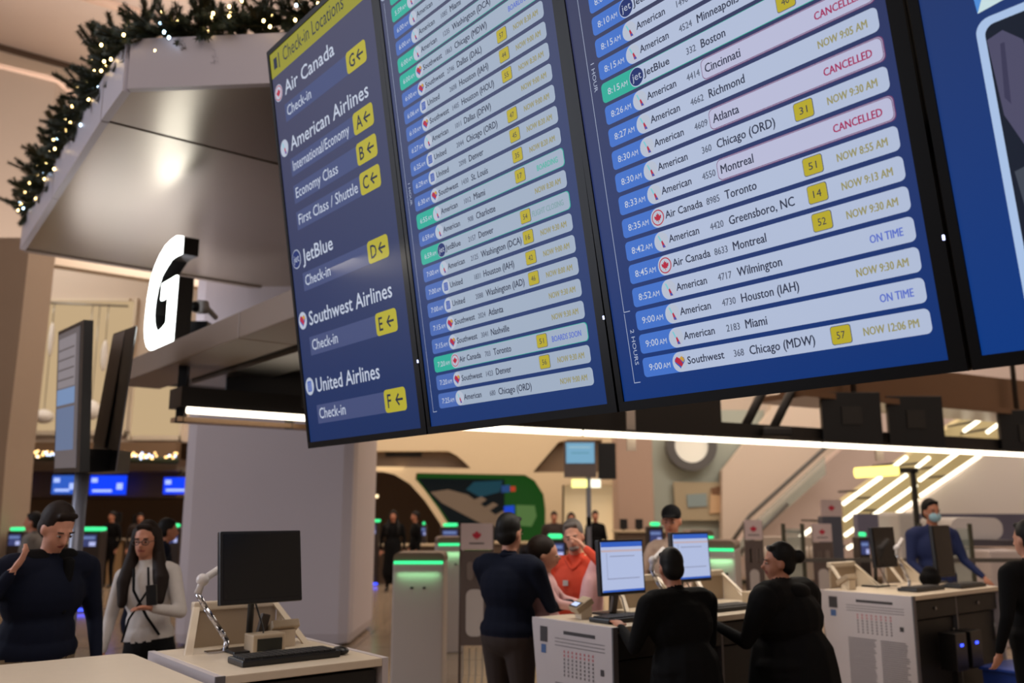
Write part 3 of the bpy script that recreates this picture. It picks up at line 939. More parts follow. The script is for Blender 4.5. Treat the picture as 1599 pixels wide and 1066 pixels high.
# display 4: white rimmed video with a grey sleeve
x0 = 3.868 - 3 * BW
m_ = MB(); flat(m_, rrect(x0, -.5 + .62, x0 + .98, .845, .035, 6), SO, em('video_rim', (168, 192, 228), 1), fr); rim = m_.build('video_frame', D4)
m_ = MB(); flat(m_, rrect(x0 + .02, .14, x0 + .96, .825, .025, 6), SO + .001, em('video_dark', (26, 32, 46), 1), fr)
sl = em('video_sleeve', (78, 76, 102), 1); sl2 = em('video_sleeve_shade', (60, 58, 84), 1); sl3 = em('video_grey', (66, 72, 84), 1)
flat(m_, [(x0 + .022, .79), (x0 + .06, .80), (x0 + .10, .76), (x0 + .105, .70), (x0 + .13, .63), (x0 + .12, .58), (x0 + .15, .5), (x0 + .08, .47), (x0 + .03, .60)], SO + .0018, sl, fr)
flat(m_, [(x0 + .05, .77), (x0 + .06, .77), (x0 + .05, .62), (x0 + .038, .64)], SO + .0024, sl2, fr)
flat(m_, [(x0 + .10, .66), (x0 + .112, .66), (x0 + .08, .52), (x0 + .07, .53)], SO + .0024, sl2, fr)
flat(m_, [(x0 + .03, .46), (x0 + .16, .49), (x0 + .2, .3), (x0 + .05, .25)], SO + .0016, sl3, fr)
flat(m_, [(x0 + .0635, .35), (x0 + .13, .36), (x0 + .15, .26), (x0 + .1, .2)], SO + .0026, em('video_skin', (150, 120, 110), 1), fr)
m_.build('video_picture', rim)
m_ = MB(); flat(m_, [(x0 + .012, .862), (x0 + .30, .900), (x0 + .36, 1.15), (x0 + .06, 1.15)], SO, em('banner_white', (200, 222, 226), 1), fr)
flat(m_, [(x0 + .012, .862), (x0 + .03, .9), (x0 + .03, 1.15), (x0 - .01, 1.15)], SO + .0005, em('banner_blue', (80, 140, 215), 1), fr)
m_.build('banner_shape', D4)
# rear carrier that the four displays hang from
cr = thing('display_carrier', 'black steel frame the four flight displays hang from', 'frame', M=board_matrix(0, .17))
m_ = MB(); m_.box((.2, .16, 2.05), (4.9, .26, 2.17), BLACK); m_.box((.2, .16, .6), (4.9, .26, .7), BLACK); m_.build('rail', cr)
for uu in (.6, 1.85, 3.1, 4.3):
    m_ = MB(); m_.box((uu - .03, .15, .3), (uu + .03, .27, 2.3), BLACK); m_.build('upright', cr)
for uu in (.9, 3.9):
    m_ = MB(); m_.tube([Vector((uu, .2, 2.2)), Vector((uu, .9, 8.6))], .04, BLACK, 8); m_.build('hanger_rod', cr)

# ================================================================ PEOPLE -------------------------------------------------------------------
SKIN_L = mat('skin_light', (196, 140, 116), .55); SKIN_M = mat('skin_tan', (176, 118, 92), .55); SKIN_D = mat('skin_brown', (78, 48, 36), .5)
LIP = mat('lip', (140, 70, 62), .5); EYEW = mat('eye_white', (150, 132, 122), .5); EYED = mat('eye_dark', (26, 18, 14), .2)
HAIRB = mat('hair_black', (12, 10, 10), .6, spec=.25); HAIRBR = mat('hair_brown', (30, 20, 15), .65, spec=.2)
FDARK = mat('fabric_black', (11, 11, 13), .85, spec=.15, noise=.2, nscale=40, bump=.1); NAVY = mat('fabric_navy', (13, 18, 34), .85, spec=.15, noise=.15, nscale=40, bump=.1)
KHAKI = mat('fabric_khaki', (120, 104, 80), .85, noise=.1, nscale=40); FBROWN = mat('fabric_brown', (46, 34, 30), .85, noise=.1, nscale=40)
FWHITE = mat('fabric_white', (186, 180, 176), .8, noise=.06, nscale=30); FORANGE = mat('fabric_orange', (214, 72, 44), .8, noise=.06, nscale=30)
FPINK = mat('fabric_pink', (214, 168, 168), .8, noise=.06, nscale=30); FBEIGE = mat('fabric_beige', (184, 158, 138), .8, noise=.06, nscale=30)
FBLUE = mat('fabric_blue', (20, 36, 84), .8, noise=.1, nscale=30); SHOE = mat('shoe_black', (18, 16, 16), .4)


class Body:
    def __init__(s):
        s.p = []

    def cap(s, a, b, ra, rb, m):
        s.p.append(('c', Vector(a), Vector(b), ra, rb, m))

    def ell(s, c, r, m, rot=None):
        s.p.append(('e', Vector(c), Vector(r), rot or Matrix.Identity(3), 0, m))

    def mesh(s, name, voxel, smooth=2):
        mb = MB(); mb.name_fix = False
        dm = BLACK
        for q in s.p:
            if q[0] == 'c':
                a, b, ra, rb = q[1:5]
                n = 6
                d = (b - a)
                if d.length < 1e-5:
                    d = Vector((0, 0, 1e-4))
                dn = d.normalized()
                pts = []; rs = []
                for i in range(4):
                    t = PI / 2 * i / 4
                    pts.append(a - dn * ra * math.cos(t)); rs.append(max(ra * math.sin(t), ra * .02))
                pts += [a, b]; rs += [ra, rb]
                for i in range(1, 5):
                    t = PI / 2 * i / 4
                    pts.append(b + dn * rb * math.sin(t)); rs.append(max(rb * math.cos(t), rb * .02))
                u = dn.orthogonal().normalized(); w_ = dn.cross(u)
                seg = 12; vs = []; fs = []
                for p, r in zip(pts, rs):
                    for k in range(seg):
                        an = 2 * PI * k / seg
                        vs.append(p + (u * math.cos(an) + w_ * math.sin(an)) * r)
                for i in range(len(pts) - 1):
                    for k in range(seg):
                        k2 = (k + 1) % seg
                        fs.append((i * seg + k, i * seg + k2, (i + 1) * seg + k2, (i + 1) * seg + k))
                fs.append(tuple(range(seg - 1, -1, -1))); fs.append(tuple(range((len(pts) - 1) * seg, len(pts) * seg)))
                mb.add(vs, fs, dm)
            else:
                mb.ell(q[1], q[2], dm, 16, 10, q[3])
        me = bpy.data.meshes.new('tmp'); me.from_pydata(mb.v, [], mb.f)
        o = bpy.data.objects.new('tmp', me); COL.objects.link(o)
        md = o.modifiers.new('r', 'REMESH'); md.mode = 'VOXEL'; md.voxel_size = voxel; md.use_smooth_shade = True
        if smooth:
            sm = o.modifiers.new('s', 'SMOOTH'); sm.iterations = smooth; sm.factor = .5
        dg = bpy.context.evaluated_depsgraph_get()
        res = bpy.data.meshes.new_from_object(o.evaluated_get(dg))
        bpy.data.objects.remove(o); bpy.data.meshes.remove(me)
        res.name = name
        nf = len(res.polygons)
        cen = np.zeros(nf * 3); res.polygons.foreach_get('center', cen); cen = cen.reshape(-1, 3)
        best = np.full(nf, 1e9); bi = np.zeros(nf, int)
        mats = []
        for q in s.p:
            if q[5] not in mats:
                mats.append(q[5])
            if q[0] == 'c':
                a = np.array(q[1]); b = np.array(q[2]); ab = b - a; L2 = max(ab @ ab, 1e-9)
                t = np.clip(((cen - a) @ ab) / L2, 0, 1)
                d = np.linalg.norm(cen - (a + t[:, None] * ab), axis=1) - (q[3] + (q[4] - q[3]) * t)
            else:
                Mi = np.array(q[3].inverted()); l = (cen - np.array(q[1])) @ Mi.T
                d = (np.linalg.norm(l / np.array(q[2]), axis=1) - 1) * min(q[2])
            k = mats.index(q[5]); u = d < best
            best[u] = d[u]; bi[u] = k
        for m in mats:
            res.materials.append(m)
        res.polygons.foreach_set('material_index', bi.tolist())
        res.polygons.foreach_set('use_smooth', [True] * nf)
        res.update()
        return res


def person(label, px, Y, Hm, yaw, skin=SKIN_L, top=FDARK, legs=FDARK, hair='short', hairm=HAIRB, lean=0., hyaw=0., hpitch=0., htilt=0.,
           arms=None, bulk=1., coat=0., voxel=.013, face=True, loc=None, mask=False, glasses=False, child=False, z=0., group=None, step=0.):
    """arms: {side: (elbow, wrist)} in body space for a figure 1.75 m tall facing +y; side -1 left, 1 right"""
    k = Hm / 1.75
    if loc is None:
        p_ = at(px, 900, Y); loc = Vector((p_.x, Y, z))
    th = thing('person', label, 'person', loc=loc, rz=math.radians(yaw), group=group)
    th.scale = (k, k, k)
    B = Body()
    LR = Matrix.Rotation(-math.radians(lean), 3, 'X')
    hip = Vector((0, 0, .95))
    def U(p):
        return hip + LR @ (Vector(p) - hip)
    bk = bulk
    for s in (-1, 1):
        st = step * s
        B.cap((.09 * s, 0, .90), (.10 * s, .03 + st * .5, .49), .088 * bk, .060, legs)
        B.cap((.10 * s, .03 + st * .5, .49), (.105 * s, -.01 + st, .10), .060, .044, legs)
        B.cap((.105 * s, -.02 + st, .045), (.12 * s, .14 + st, .035), .042, .034, SHOE)
    B.ell((0, 0, .95), (.168 * bk, .125 * bk, .13), legs)
    B.ell(U((0, .005, 1.07)), (.150 * bk, .112 * bk, .17), top, LR)
    B.ell(U((0, -.005, 1.27)), (.172 * bk, .118 * bk, .19), top, LR)
    B.cap(U((-.135 * bk, -.01, 1.405)), U((.135 * bk, -.01, 1.405)), .066 * bk, .066 * bk, top)
    B.cap(U((0, -.01, 1.42)), U((0, -.005, 1.475)), .075, .058, top)
    B.ell(U((0, .0, 1.0)), (.172 * bk, .130 * bk, .11), top, LR)
    if coat:
        B.cap(U((0, 0, 1.0)), (0, 0, .95 - coat), .155 * bk, (.18 + .05 * coat) * bk, top)
    nb = U((0, -.005, 1.44)); hc = U((0, .012, 1.615))
    B.cap(nb, hc + (nb - hc) * .2, .052, .050, skin)
    HR = Matrix.Rotation(math.radians(hyaw), 3, 'Z') @ Matrix.Rotation(math.radians(hpitch), 3, 'X') @ Matrix.Rotation(math.radians(htilt), 3, 'Y')
    hc2 = nb + (hc - nb) + (HR @ Vector((0, .0, .03)) - Vector((0, 0, .03)))
    def Hd(p):
        return hc2 + HR @ Vector(p)
    B.ell(Hd((0, -.012, .032)), (.073, .092, .098), skin, HR)
    B.ell(Hd((0, .018, -.028)), (.060, .070, .085), skin, HR)
    B.ell(Hd((0, .038, -.078)), (.042, .042, .030), skin, HR)
    B.cap(Hd((0, .082, .012)), Hd((0, .104, -.026)), .009, .014, skin)
    B.cap(Hd((-.03, .078, .024)), Hd((.03, .078, .024)), .011, .011, skin)
    B.cap(Hd((-.017, .082, -.056)), Hd((.017, .082, -.056)), .0075, .0075, LIP)
    for s in (-1, 1):
        B.ell(Hd((.073 * s, -.008, -.008)), (.011, .019, .030), skin, HR)
    arms = dict(arms or {})
    for s in (-1, 1):
        el, wr = arms.get(s, ((.235 * s * bk, -.03, 1.13), (.235 * s * bk, .06, .89)))
        el = Vector(el); wr = Vector(wr)
        if s not in arms or True:
            el = U(el); wr = U(wr)
        sh = U((.175 * s * bk, -.01, 1.395))
        B.cap(sh, el, .056 * bk, .044, top)
        B.cap(el, wr + (el - wr) * .08, .044, .031, top)
        d = (wr - el).normalized()
        B.cap(wr + (el - wr) * .12, wr, .024, .022, skin)
        side = d.cross(Vector((0, 0, 1)));
        if side.length < .3:
            side = Vector((0, 1, 0)) if s > 0 else Vector((0, -1, 0))
        side = (side - d * side.dot(d)).normalized()
        nrm = side.cross(d).normalized()
        if nrm.z > 0 and abs(d.z) < .7:
            nrm = -nrm
        Rm = Matrix((side, nrm, d)).transposed()
        B.ell(wr + d * .048, (.038, .016, .052), skin, Rm)
        for j, (o_, l_) in enumerate(((-.029, .030), (-.010, .037), (.010, .035), (.028, .026))):
            b0 = wr + d * .085 + side * o_
            b1 = b0 + (d + nrm * .35).normalized() * l_ + side * o_ * .25
            b2 = b1 + (d + nrm * 1.1).normalized() * l_ * .85
            B.cap(b0 - d * .02, b1, .0092, .0085, skin); B.cap(b1, b2, .0085, .0070, skin)
        ths = -1 if s > 0 else 1
        t0 = wr + d * .025 + side * .028 * ths
        t1 = t0 + (d * .7 + side * .7 * ths + nrm * .2).normalized() * .04
        B.cap(t0, t1, .012, .010, skin); B.cap(t1, t1 + (d + nrm * .4).normalized() * .03, .010, .008, skin)
    me = B.mesh('body', voxel)
    bo = bpy.data.objects.new('body', me); COL.objects.link(bo); bo.parent = th
    # hair or headwear
    Hb = Body()
    if hair in ('short', 'bun', 'long', 'cropped'):
        g = .004 if hair == 'cropped' else .008
        Hb.ell(Hd((0, -.026, .046)), (.073 + g, .088 + g, .092 + g), hairm, HR)
        Hb.ell(Hd((0, -.045, -.005)), (.070 + g, .060 + g, .075), hairm, HR)
        Hb.cap(Hd((-.036, .050, .100)), Hd((.036, .050, .100)), .018, .018, hairm)
    if hair == 'bun':
        Hb.ell(Hd((0, -.135, .045)), (.045, .042, .045), hairm, HR)
    if hair == 'long':
        for s in (-1, 1):
            Hb.cap(Hd((.066 * s, -.02, .06)), Hd((.085 * s, -.015, -.09)), .034, .042, hairm)
            Hb.cap(Hd((.085 * s, -.015, -.09)), U((.125 * s, .06, 1.36)), .042, .056, hairm)
            Hb.cap(U((.125 * s, .06, 1.36)), U((.13 * s, .10, 1.22)), .056, .03, hairm)
        Hb.cap(Hd((0, -.06, .04)), Hd((0, -.075, -.08)), .075, .085, hairm)
        Hb.cap(Hd((0, -.07, -.06)), U((0, -.10, 1.30)), .085, .08, hairm)
    if hair == 'cap':
        Hb.ell(Hd((0, -.015, .055)), (.082, .1, .078), hairm, HR)
        Hb.ell(Hd((0, .105, .052)), (.062, .062, .010), hairm, HR)
        Hb.ell(Hd((0, -.05, -.0)), (.074, .06, .06), HAIRB, HR)
    hm = Hb.mesh('hair', max(.009, voxel * .8), 1)
    ho = bpy.data.objects.new('cap' if hair == 'cap' else 'hair', hm); COL.objects.link(ho); ho.parent = th
    if face:
        for s in (-1, 1):
            m_ = MB(); m_.ell(Hd((.030 * s, .080, .002)), (.012, .009, .006), EYEW, 8, 6, HR); m_.ell(Hd((.030 * s, .088, .002)), (.006, .004, .006), EYED, 8, 6, HR)
            m_.tube([Hd((.016 * s, .090, .024)), Hd((.046 * s, .082, .024))], .004, hairm if hair != 'cap' else HAIRB, 5)
            m_.build('eye', th)
    if glasses:
        m_ = MB()
        for s in (-1, 1):
            m_.tube([Hd((.032 * s + .024 * math.cos(a), .098, .0 + .018 * math.sin(a))) for a in [2 * PI * i / 12 for i in range(13)]], .0028, BLACK, 5)
            m_.tube([Hd((.056 * s, .096, .004)), Hd((.078 * s, -.005, .008))], .0025, BLACK, 5)
        m_.tube([Hd((-.008, .1, .004)), Hd((.008, .1, .004))], .0025, BLACK, 5)
        m_.build('glasses', th)
    if mask:
        m_ = MB(); m_.ell(Hd((0, .052, -.045)), (.058, .062, .052), mat('face_mask', (150, 190, 205), .7), 12, 8, HR)
        for s in (-1, 1):
            m_.tube([Hd((.05 * s, .06, -.03)), Hd((.078 * s, .0, .005))], .002, FWHITE, 4)
        m_.build('face_mask', th)
    th['_'] = 0
    del th['_']
    return th, U, Hd, HR


# near people
t, U, Hd, HR = person('man in navy jumper and brown trousers standing left of the near counter with a child', 795, 6.0, 1.70, -38, SKIN_L, NAVY, FBROWN,
                  arms={1: ((.27, .10, 1.15), (.25, .38, 1.15)), -1: ((-.22, .12, 1.12), (-.08, .30, 1.13))}, voxel=.012, hpitch=-2, bulk=1.28)
m_ = MB(); m_.tube([U((-.055, .045, 1.46)), U((0, .06, 1.445)), U((.055, .045, 1.46)), U((.06, -.03, 1.475)), U((0, -.07, 1.48)), U((-.06, -.03, 1.475)), U((-.055, .045, 1.46))], .014, NAVY, 8); m_.build('collar', t)
# child sitting on his arm
ch = thing('person', 'dark haired child in a pale pink top held by the man in navy', 'person', loc=at(853, 905, 6.12) - Vector((.01, 0, .34)), rz=math.radians(-100))
ch.scale = (1.2, 1.2, 1.2)
B = Body()
B.ell((0, 0, .06), (.10, .09, .09), FPINK); B.ell((0, 0, .20), (.098, .08, .13), FPINK); B.cap((-.07, 0, .28), (.07, 0, .28), .04, .04, FPINK)
for s in (-1, 1):
    B.cap((.05 * s, .03, .02), (.07 * s, .16, -.02), .05, .04, FPINK); B.cap((.07 * s, .16, -.02), (.08 * s, .15, -.16), .038, .028, FPINK)
    B.cap((.08 * s, .15, -.17), (.08 * s, .19, -.18), .026, .024, FWHITE)
    B.cap((.09 * s, 0, .27), (.13 * s, .08, .17), .034, .028, FPINK); B.cap((.13 * s, .08, .17), (.09 * s, .19, .15), .028, .022, FPINK)
    B.ell((.09 * s, .21, .15), (.02, .026, .014), SKIN_L)
    for j in range(4):
        B.cap((.09 * s + (j - 1.5) * .009, .225, .15), (.09 * s + (j - 1.5) * .012, .25, .143), .006, .005, SKIN_L)
    B.cap((.09 * s - .018 * s, .21, .15), (.09 * s - .034 * s, .228, .148), .007, .006, SKIN_L)
B.cap((0, 0, .3), (0, .0, .36), .033, .033, SKIN_L)
B.ell((0, -.005, .43), (.067, .078, .078), SKIN_L); B.ell((0, .02, .395), (.052, .055, .055), SKIN_L); B.cap((0, .075, .41), (0, .085, .40), .008, .009, SKIN_L)
B.cap((-.01, .072, .375), (.01, .072, .375), .006, .006, LIP)
for s in (-1, 1):
    B.ell((.066 * s, 0, .41), (.009, .014, .02), SKIN_L)
o = bpy.data.objects.new('body', B.mesh('body', .009)); COL.objects.link(o); o.parent = ch
B = Body(); B.ell((0, -.02, .445), (.077, .085, .085), HAIRBR); B.ell((0, -.04, .38), (.066, .055, .07), HAIRBR); B.ell((0, -.115, .43), (.03, .03, .04), HAIRBR)
o = bpy.data.objects.new('hair', B.mesh('hair', .009, 1)); COL.objects.link(o); o.parent = ch
for s in (-1, 1):
    m_ = MB(); m_.ell((.024 * s, .070, .412), (.010, .006, .006), EYEW, 8, 6); m_.ell((.024 * s, .075, .412), (.005, .003, .005), EYED, 8, 6); m_.build('eye', ch)

t, U, Hd, HR = person('grey bearded man in an orange polo shirt with one hand pressed to his forehead', 902, 6.75, 1.66, 160, SKIN_L, FORANGE, FBROWN, 'short', mat('hair_grey', (88, 80, 76), .6),
                  lean=6, hpitch=-8, hyaw=8, htilt=8, arms={-1: ((-.31, .17, 1.38), (-.125, .17, 1.56)), 1: ((.25, .08, 1.14), (.16, .32, 1.08))}, voxel=.011, bulk=1.08)
m_ = MB(); m_.ell(Hd((0, .062, -.072)), (.040, .035, .026), mat('grey_beard', (120, 108, 100), .8), 10, 6, HR); m_.build('beard', t)
m_ = MB()
B = Body(); B.cap(U((-.2, .03, 1.44)), U((-.17, .13, 1.30)), .07, .085, FPINK); B.cap(U((-.17, .14, 1.30)), U((-.13, .155, 1.02)), .085, .10, FPINK); B.cap(U((-.13, .15, 1.02)), U((-.12, .15, .92)), .10, .085, FPINK)
o = bpy.data.objects.new('draped_jacket', B.mesh('draped_jacket', .014)); COL.objects.link(o); o.parent = t; o['label'] = 'pale pink jacket draped over one shoulder'
m_ = MB(); m_.tube([U((-.06, .06, 1.455)), U((-.02, .085, 1.40)), U((0, .095, 1.385)), U((.02, .085, 1.40)), U((.06, .06, 1.455)), U((.05, -.05, 1.48)), U((-.05, -.05, 1.48)), U((-.06, .06, 1.455))], .013, FORANGE, 6); m_.build('collar', t)
m_ = MB(); c_ = U((.05, .128, 1.29)); m_.box((c_.x - .02, c_.y - .004, c_.z - .02), (c_.x + .02, c_.y + .004, c_.z + .02), FWHITE); m_.build('chest_emblem', t)

person('man in a dark peaked cap and pale beige shirt behind the second lit monitor', 1052, 7.5, 1.77, 150, SKIN_M, FBEIGE, FBROWN, 'cap', FDARK, hpitch=-8, hyaw=10, voxel=.013,
       arms={1: ((.27, .06, 1.15), (.18, .30, 1.08)), -1: ((-.26, .08, 1.14), (-.16, .32, 1.08))})
t, U, Hd, HR = person('agent with short black hair and black jacket typing at the near counter seen from behind', 1068, 5.12, 1.52, 34, SKIN_M, FDARK, FDARK, 'cropped', HAIRB, lean=9,
                  arms={-1: ((-.30, .12, 1.16), (-.19, .36, 1.29)), 1: ((.29, .05, 1.14), (.24, .32, 1.27))}, voxel=.011, bulk=1.42, hpitch=-10, hyaw=-22, coat=.5)
m_ = MB(); m_.tube([U((.0 + .07 * math.cos(a), -.01 + .065 * math.sin(a), 1.47 + .01 * math.sin(a))) for a in [2 * PI * i / 14 for i in range(15)]], .018, FDARK, 8); m_.build('collar', t)
t, U, Hd, HR = person('agent with hair in a bun wearing a wide black coat with a hood, facing left', 1232, 5.3, 1.54, 48, SKIN_M, FDARK, FDARK, 'bun', HAIRB, lean=5, hyaw=38,
                  arms={-1: ((-.32, .14, 1.15), (-.22, .42, 1.26)), 1: ((.33, -.02, 1.10), (.34, .12, .86))}, voxel=.012, bulk=1.78, coat=.7)
B = Body(); B.ell(U((0, -.09, 1.43)), (.15, .07, .06), FDARK); B.cap(U((-.12, -.02, 1.46)), U((-.10, .10, 1.44)), .05, .04, FDARK); B.cap(U((.12, -.02, 1.46)), U((.10, .10, 1.44)), .05, .04, FDARK)
o = bpy.data.objects.new('hood', B.mesh('hood', .013)); COL.objects.link(o); o.parent = t

t, U, Hd, HR = person('woman with long dark hair and glasses in a pale blouse leaning by the column', 262, 5.95, 1.66, 176, SKIN_M, FWHITE, FDARK, 'long', HAIRBR, hyaw=6, hpitch=-4, htilt=-6, glasses=True,
                  arms={1: ((.27, -.02, 1.14), (.29, .07, .92)), -1: ((-.25, .06, 1.13), (-.14, .24, 1.18))}, voxel=.011)
t.rotation_euler.y = math.radians(6)
m_ = MB(); m_.tube([U((.05, .085, 1.44)), U((.03, .135, 1.30)), U((-.06, .14, 1.12)), U((-.13, .12, 1.0))], .010, FDARK, 6); m_.tube([U((-.05, .085, 1.44)), U((-.07, .13, 1.3)), U((.06, .15, 1.12)), U((.12, .13, .98))], .008, FDARK, 6); m_.build('shoulder_strap', t)
m_ = MB(); m_.box((-.19, .26, 1.20), (-.12, .275, 1.33), BLACK, bev=.004); m_.build('phone', t)

t, U, Hd, HR = person('man in a dark navy jacket and khaki trousers bowing his head at the far left', 62, 4.95, 1.77, -122, SKIN_L, NAVY, KHAKI, 'short', HAIRBR, hpitch=-28, lean=8, bulk=1.32,
                  arms={1: ((.35, .04, 1.19), (.25, .11, 1.42)), -1: ((-.31, .02, 1.12), (-.27, .16, .92))}, voxel=.012)
B = Body(); B.cap(U((-.11, 0, 1.46)), U((.11, 0, 1.46)), .05, .05, FDARK); B.cap(U((-.06, .09, 1.45)), U((-.05, .12, 1.2)), .03, .02, FDARK)
o = bpy.data.objects.new('jacket_collar', B.mesh('jacket_collar', .013)); COL.objects.link(o); o.parent = t
person('person in black cut by the right edge of the photo', 1612, 5.9, 1.66, 20, SKIN_L, FDARK, FDARK, 'short', HAIRB, voxel=.016, bulk=1.25, face=False)
person('person in a blue coat and pale face mask beyond the right counters', 1462, 9.6, 1.84, 185, SKIN_M, FBLUE, FDARK, 'short', HAIRB, mask=True, voxel=.018,
       arms={-1: ((-.27, .06, 1.15), (-.34, .25, 1.0)), 1: ((.26, .02, 1.13), (.2, .2, 1.0))}, bulk=1.2, coat=.3)
# distant people
FARP = [(612, 20, 1.72, 180, FDARK, 'black clad person standing beyond the pale kiosks in the dark arch', 'long', 1.1, .55),
        (647, 20.6, 1.70, 120, FDARK, 'dark distant person holding white papers right of the black clad one', 'short', 1.0, 0),
        (866, 20, 1.70, 180, FBROWN, 'distant person in a dark red brown coat by the bright doorway', 'short', 1.2, .3),
        (893, 20.6, 1.68, 180, FDARK, 'distant person in black in front of the bright doorway', 'long', 1.0, .2),
        (931, 20.4, 1.72, 180, FDARK, 'distant dark person just right of the sign pole', 'short', 1.0, 0),
        (232, 9.4, 1.66, -60, NAVY, 'person in a dark blue coat bending beside the column', 'short', 1.3, .3),
        (44, 11.5, 1.70, 100, mat('fabric_grey', (110, 108, 106), .8), 'person in a grey striped top behind the man at far left', 'short', 1.2, 0),
        (168, 21, 1.70, 160, FDARK, 'dark person waiting at the far desks left of the column', 'short', 1.1, 0),
        (212, 21.5, 1.66, 200, FBROWN, 'brown clad person at the far desks near the column', 'short', 1.1, 0)]
for px, Y, hh, yw, tm_, lb, hr_, bk, ct in FARP:
    person(lb, px, Y, hh, yw, SKIN_M, tm_, FDARK, hr_, HAIRB, bulk=bk, coat=ct, voxel=.03 if Y > 15 else .02, face=False, lean=14 if px == 232 else 0)

# ================================================================ COUNTERS -----------------------------------------------------------------
A0 = Vector((-1.174, 3.739, 0))
MD = Matrix.Translation(A0) @ Matrix.Rotation(PHI, 4, 'Z')      # local x = Q (along the row), y = away from the staff side
TOPZ = 1.07
PANEL = mat('counter_panel_white', (196, 188, 190), .4, noise=.02, nscale=6)
EDGE = mat('counter_edge_grey', (96, 94, 98), .4)
CARC = mat('carcass_black', (20, 20, 21), .5)
PRINT = mat('print_grey', (120, 114, 116), .6); PRINTD = mat('print_dark', (60, 56, 58), .6); PRINTR = mat('print_red', (190, 110, 116), .6)
PBLUE = mat('print_blue', (70, 100, 150), .6)


def local(M, P_):
    return M.inverted() @ P_


def counter(name_label, x0, x1, y0, y1, poster, mods, doors=True):
    Mx = MD @ Matrix.Translation((x0, y0, 0))
    d = thing('check_in_counter', name_label, 'counter', M=Mx)
    L = x1 - x0; D = y1 - y0; z = TOPZ
    slope = .13
    # end panel with slanted customer side
    m_ = MB(); m_.prism([(0, 0), (D - slope, 0), (D, z - .03), (D, z), (0, z)], 'x', 0, .03, PANEL); m_.build('end_panel', d)
    m_ = MB(); m_.prism([(0, 0), (D - slope, 0), (D, z - .03), (D, z), (0, z)], 'x', L - .03, L, PANEL); m_.build('end_panel', d)
    m_ = MB(); m_.box((-.005, -.012, .0), (.035, -.001, z + .002), EDGE); m_.build('edge_trim', d)
    m_ = MB(); m_.box((.031, .0, z - .035), (L - .031, D - .02, z), CREAM, bev=.004); m_.build('worktop', d)
    m_ = MB(); m_.add([Vector(p) for p in ((.031, D - .03 - slope, .0), (L - .031, D - .03 - slope, .0), (L - .031, D - .03, z - .04), (.031, D - .03, z - .04), (.031, D - .01 - slope, .0), (L - .031, D - .01 - slope, .0), (L - .031, D - .01, z - .04), (.031, D - .01, z - .04))],
                    [(0, 1, 2, 3), (7, 6, 5, 4), (0, 4, 5, 1), (1, 5, 6, 2), (2, 6, 7, 3), (3, 7, 4, 0)], PANEL); m_.build('front_panel', d)
    n = mods
    for i in range(n):
        a = .034 + (L - .068) * i / n; b2 = .034 + (L - .068) * (i + 1) / n
        m_ = MB(); m_.box((a + .012, .06, .08), (b2 - .012, .10, z - .20), CARC, bev=.004); pn = m_.build('cabinet_door', d)
        m_ = MB(); m_.tube([Vector((b2 - .05, .045, .62)), Vector((b2 - .05, .045, .78))], .006, STEEL, 6); m_.tube([Vector((b2 - .05, .045, .63)), Vector((b2 - .05, .062, .63))], .004, STEEL, 6); m_.build('door_handle', pn)
        m_ = MB(); m_.box((a + .012, .03, z - .185), (b2 - .012, .08, z - .05), CARC, bev=.004); dr = m_.build('drawer', d)
        m_ = MB(); m_.ell(((a + b2) / 2, .022, z - .115), (.014, .01, .014), STEEL, 8, 6); m_.build('drawer_knob', dr)
        if i:
            m_ = MB(); m_.box((a - .01, .03, 0), (a + .01, .5, z - .036), EDGE); m_.build('divider', d)
    m_ = MB(); m_.box((.05, .08, 0), (L - .05, D - slope - .05, .078), CARC); m_.build('plinth', d)
    if poster:
        ps = MB()
        def pf(u, v, off):               # u from the far edge to the near edge of the end panel
            return Vector((-off, D - .02 - u, v))
        o_ = .002
        wd = D
        s_ = wd / .72
        text(ps, 'BAG CHECK-IN'[:0] + ' ', 0, 0, .01, PRINTD, o_, fr=pf)
        flat(ps, [(.28 * s_, z - .075), (.56 * s_, z - .075), (.56 * s_, z - .055), (.28 * s_, z - .055)], o_, PRINTD, pf)
        for r_ in range(3):
            flat(ps, [(.2 * s_, z - .105 - r_ * .02), (.64 * s_, z - .105 - r_ * .02), (.64 * s_, z - .10 - r_ * .02), (.2 * s_, z - .10 - r_ * .02)], o_, PRINT, pf)
        for c_ in range(8):
            for r_ in range(7):
                u_ = (.28 + c_ * .036) * s_; v_ = z - .18 - r_ * .022
                flat(ps, [(u_, v_), (u_ + .012, v_), (u_ + .012, v_ + .014), (u_, v_ + .014)], o_, PRINTR if r_ < 2 else PRINT, pf)
        flat(ps, [(.60 * s_, z - .27), (.63 * s_, z - .27), (.63 * s_, z - .235), (.60 * s_, z - .235)], o_, PRINTD, pf)
        for k, (ua, ub) in enumerate(((.2, .42), (.45, .66))):
            for r_ in range(36):
                e_ = ub - random.random() * .03
                flat(ps, [(ua * s_, z - .36 - r_ * .016), (e_ * s_, z - .36 - r_ * .016), (e_ * s_, z - .352 - r_ * .016), (ua * s_, z - .352 - r_ * .016)], o_, PRINT, pf)
        flat(ps, [(.06 * s_, z - .135), (.13 * s_, z - .135), (.13 * s_, z - .045), (.06 * s_, z - .045)], o_, PRINTD, pf)
        flat(ps, [(.07 * s_, z - .20), (.115 * s_, z - .20), (.115 * s_, z - .15), (.07 * s_, z - .15)], o_, PBLUE, pf)
        ps.build('printed_notice', d)
    return d


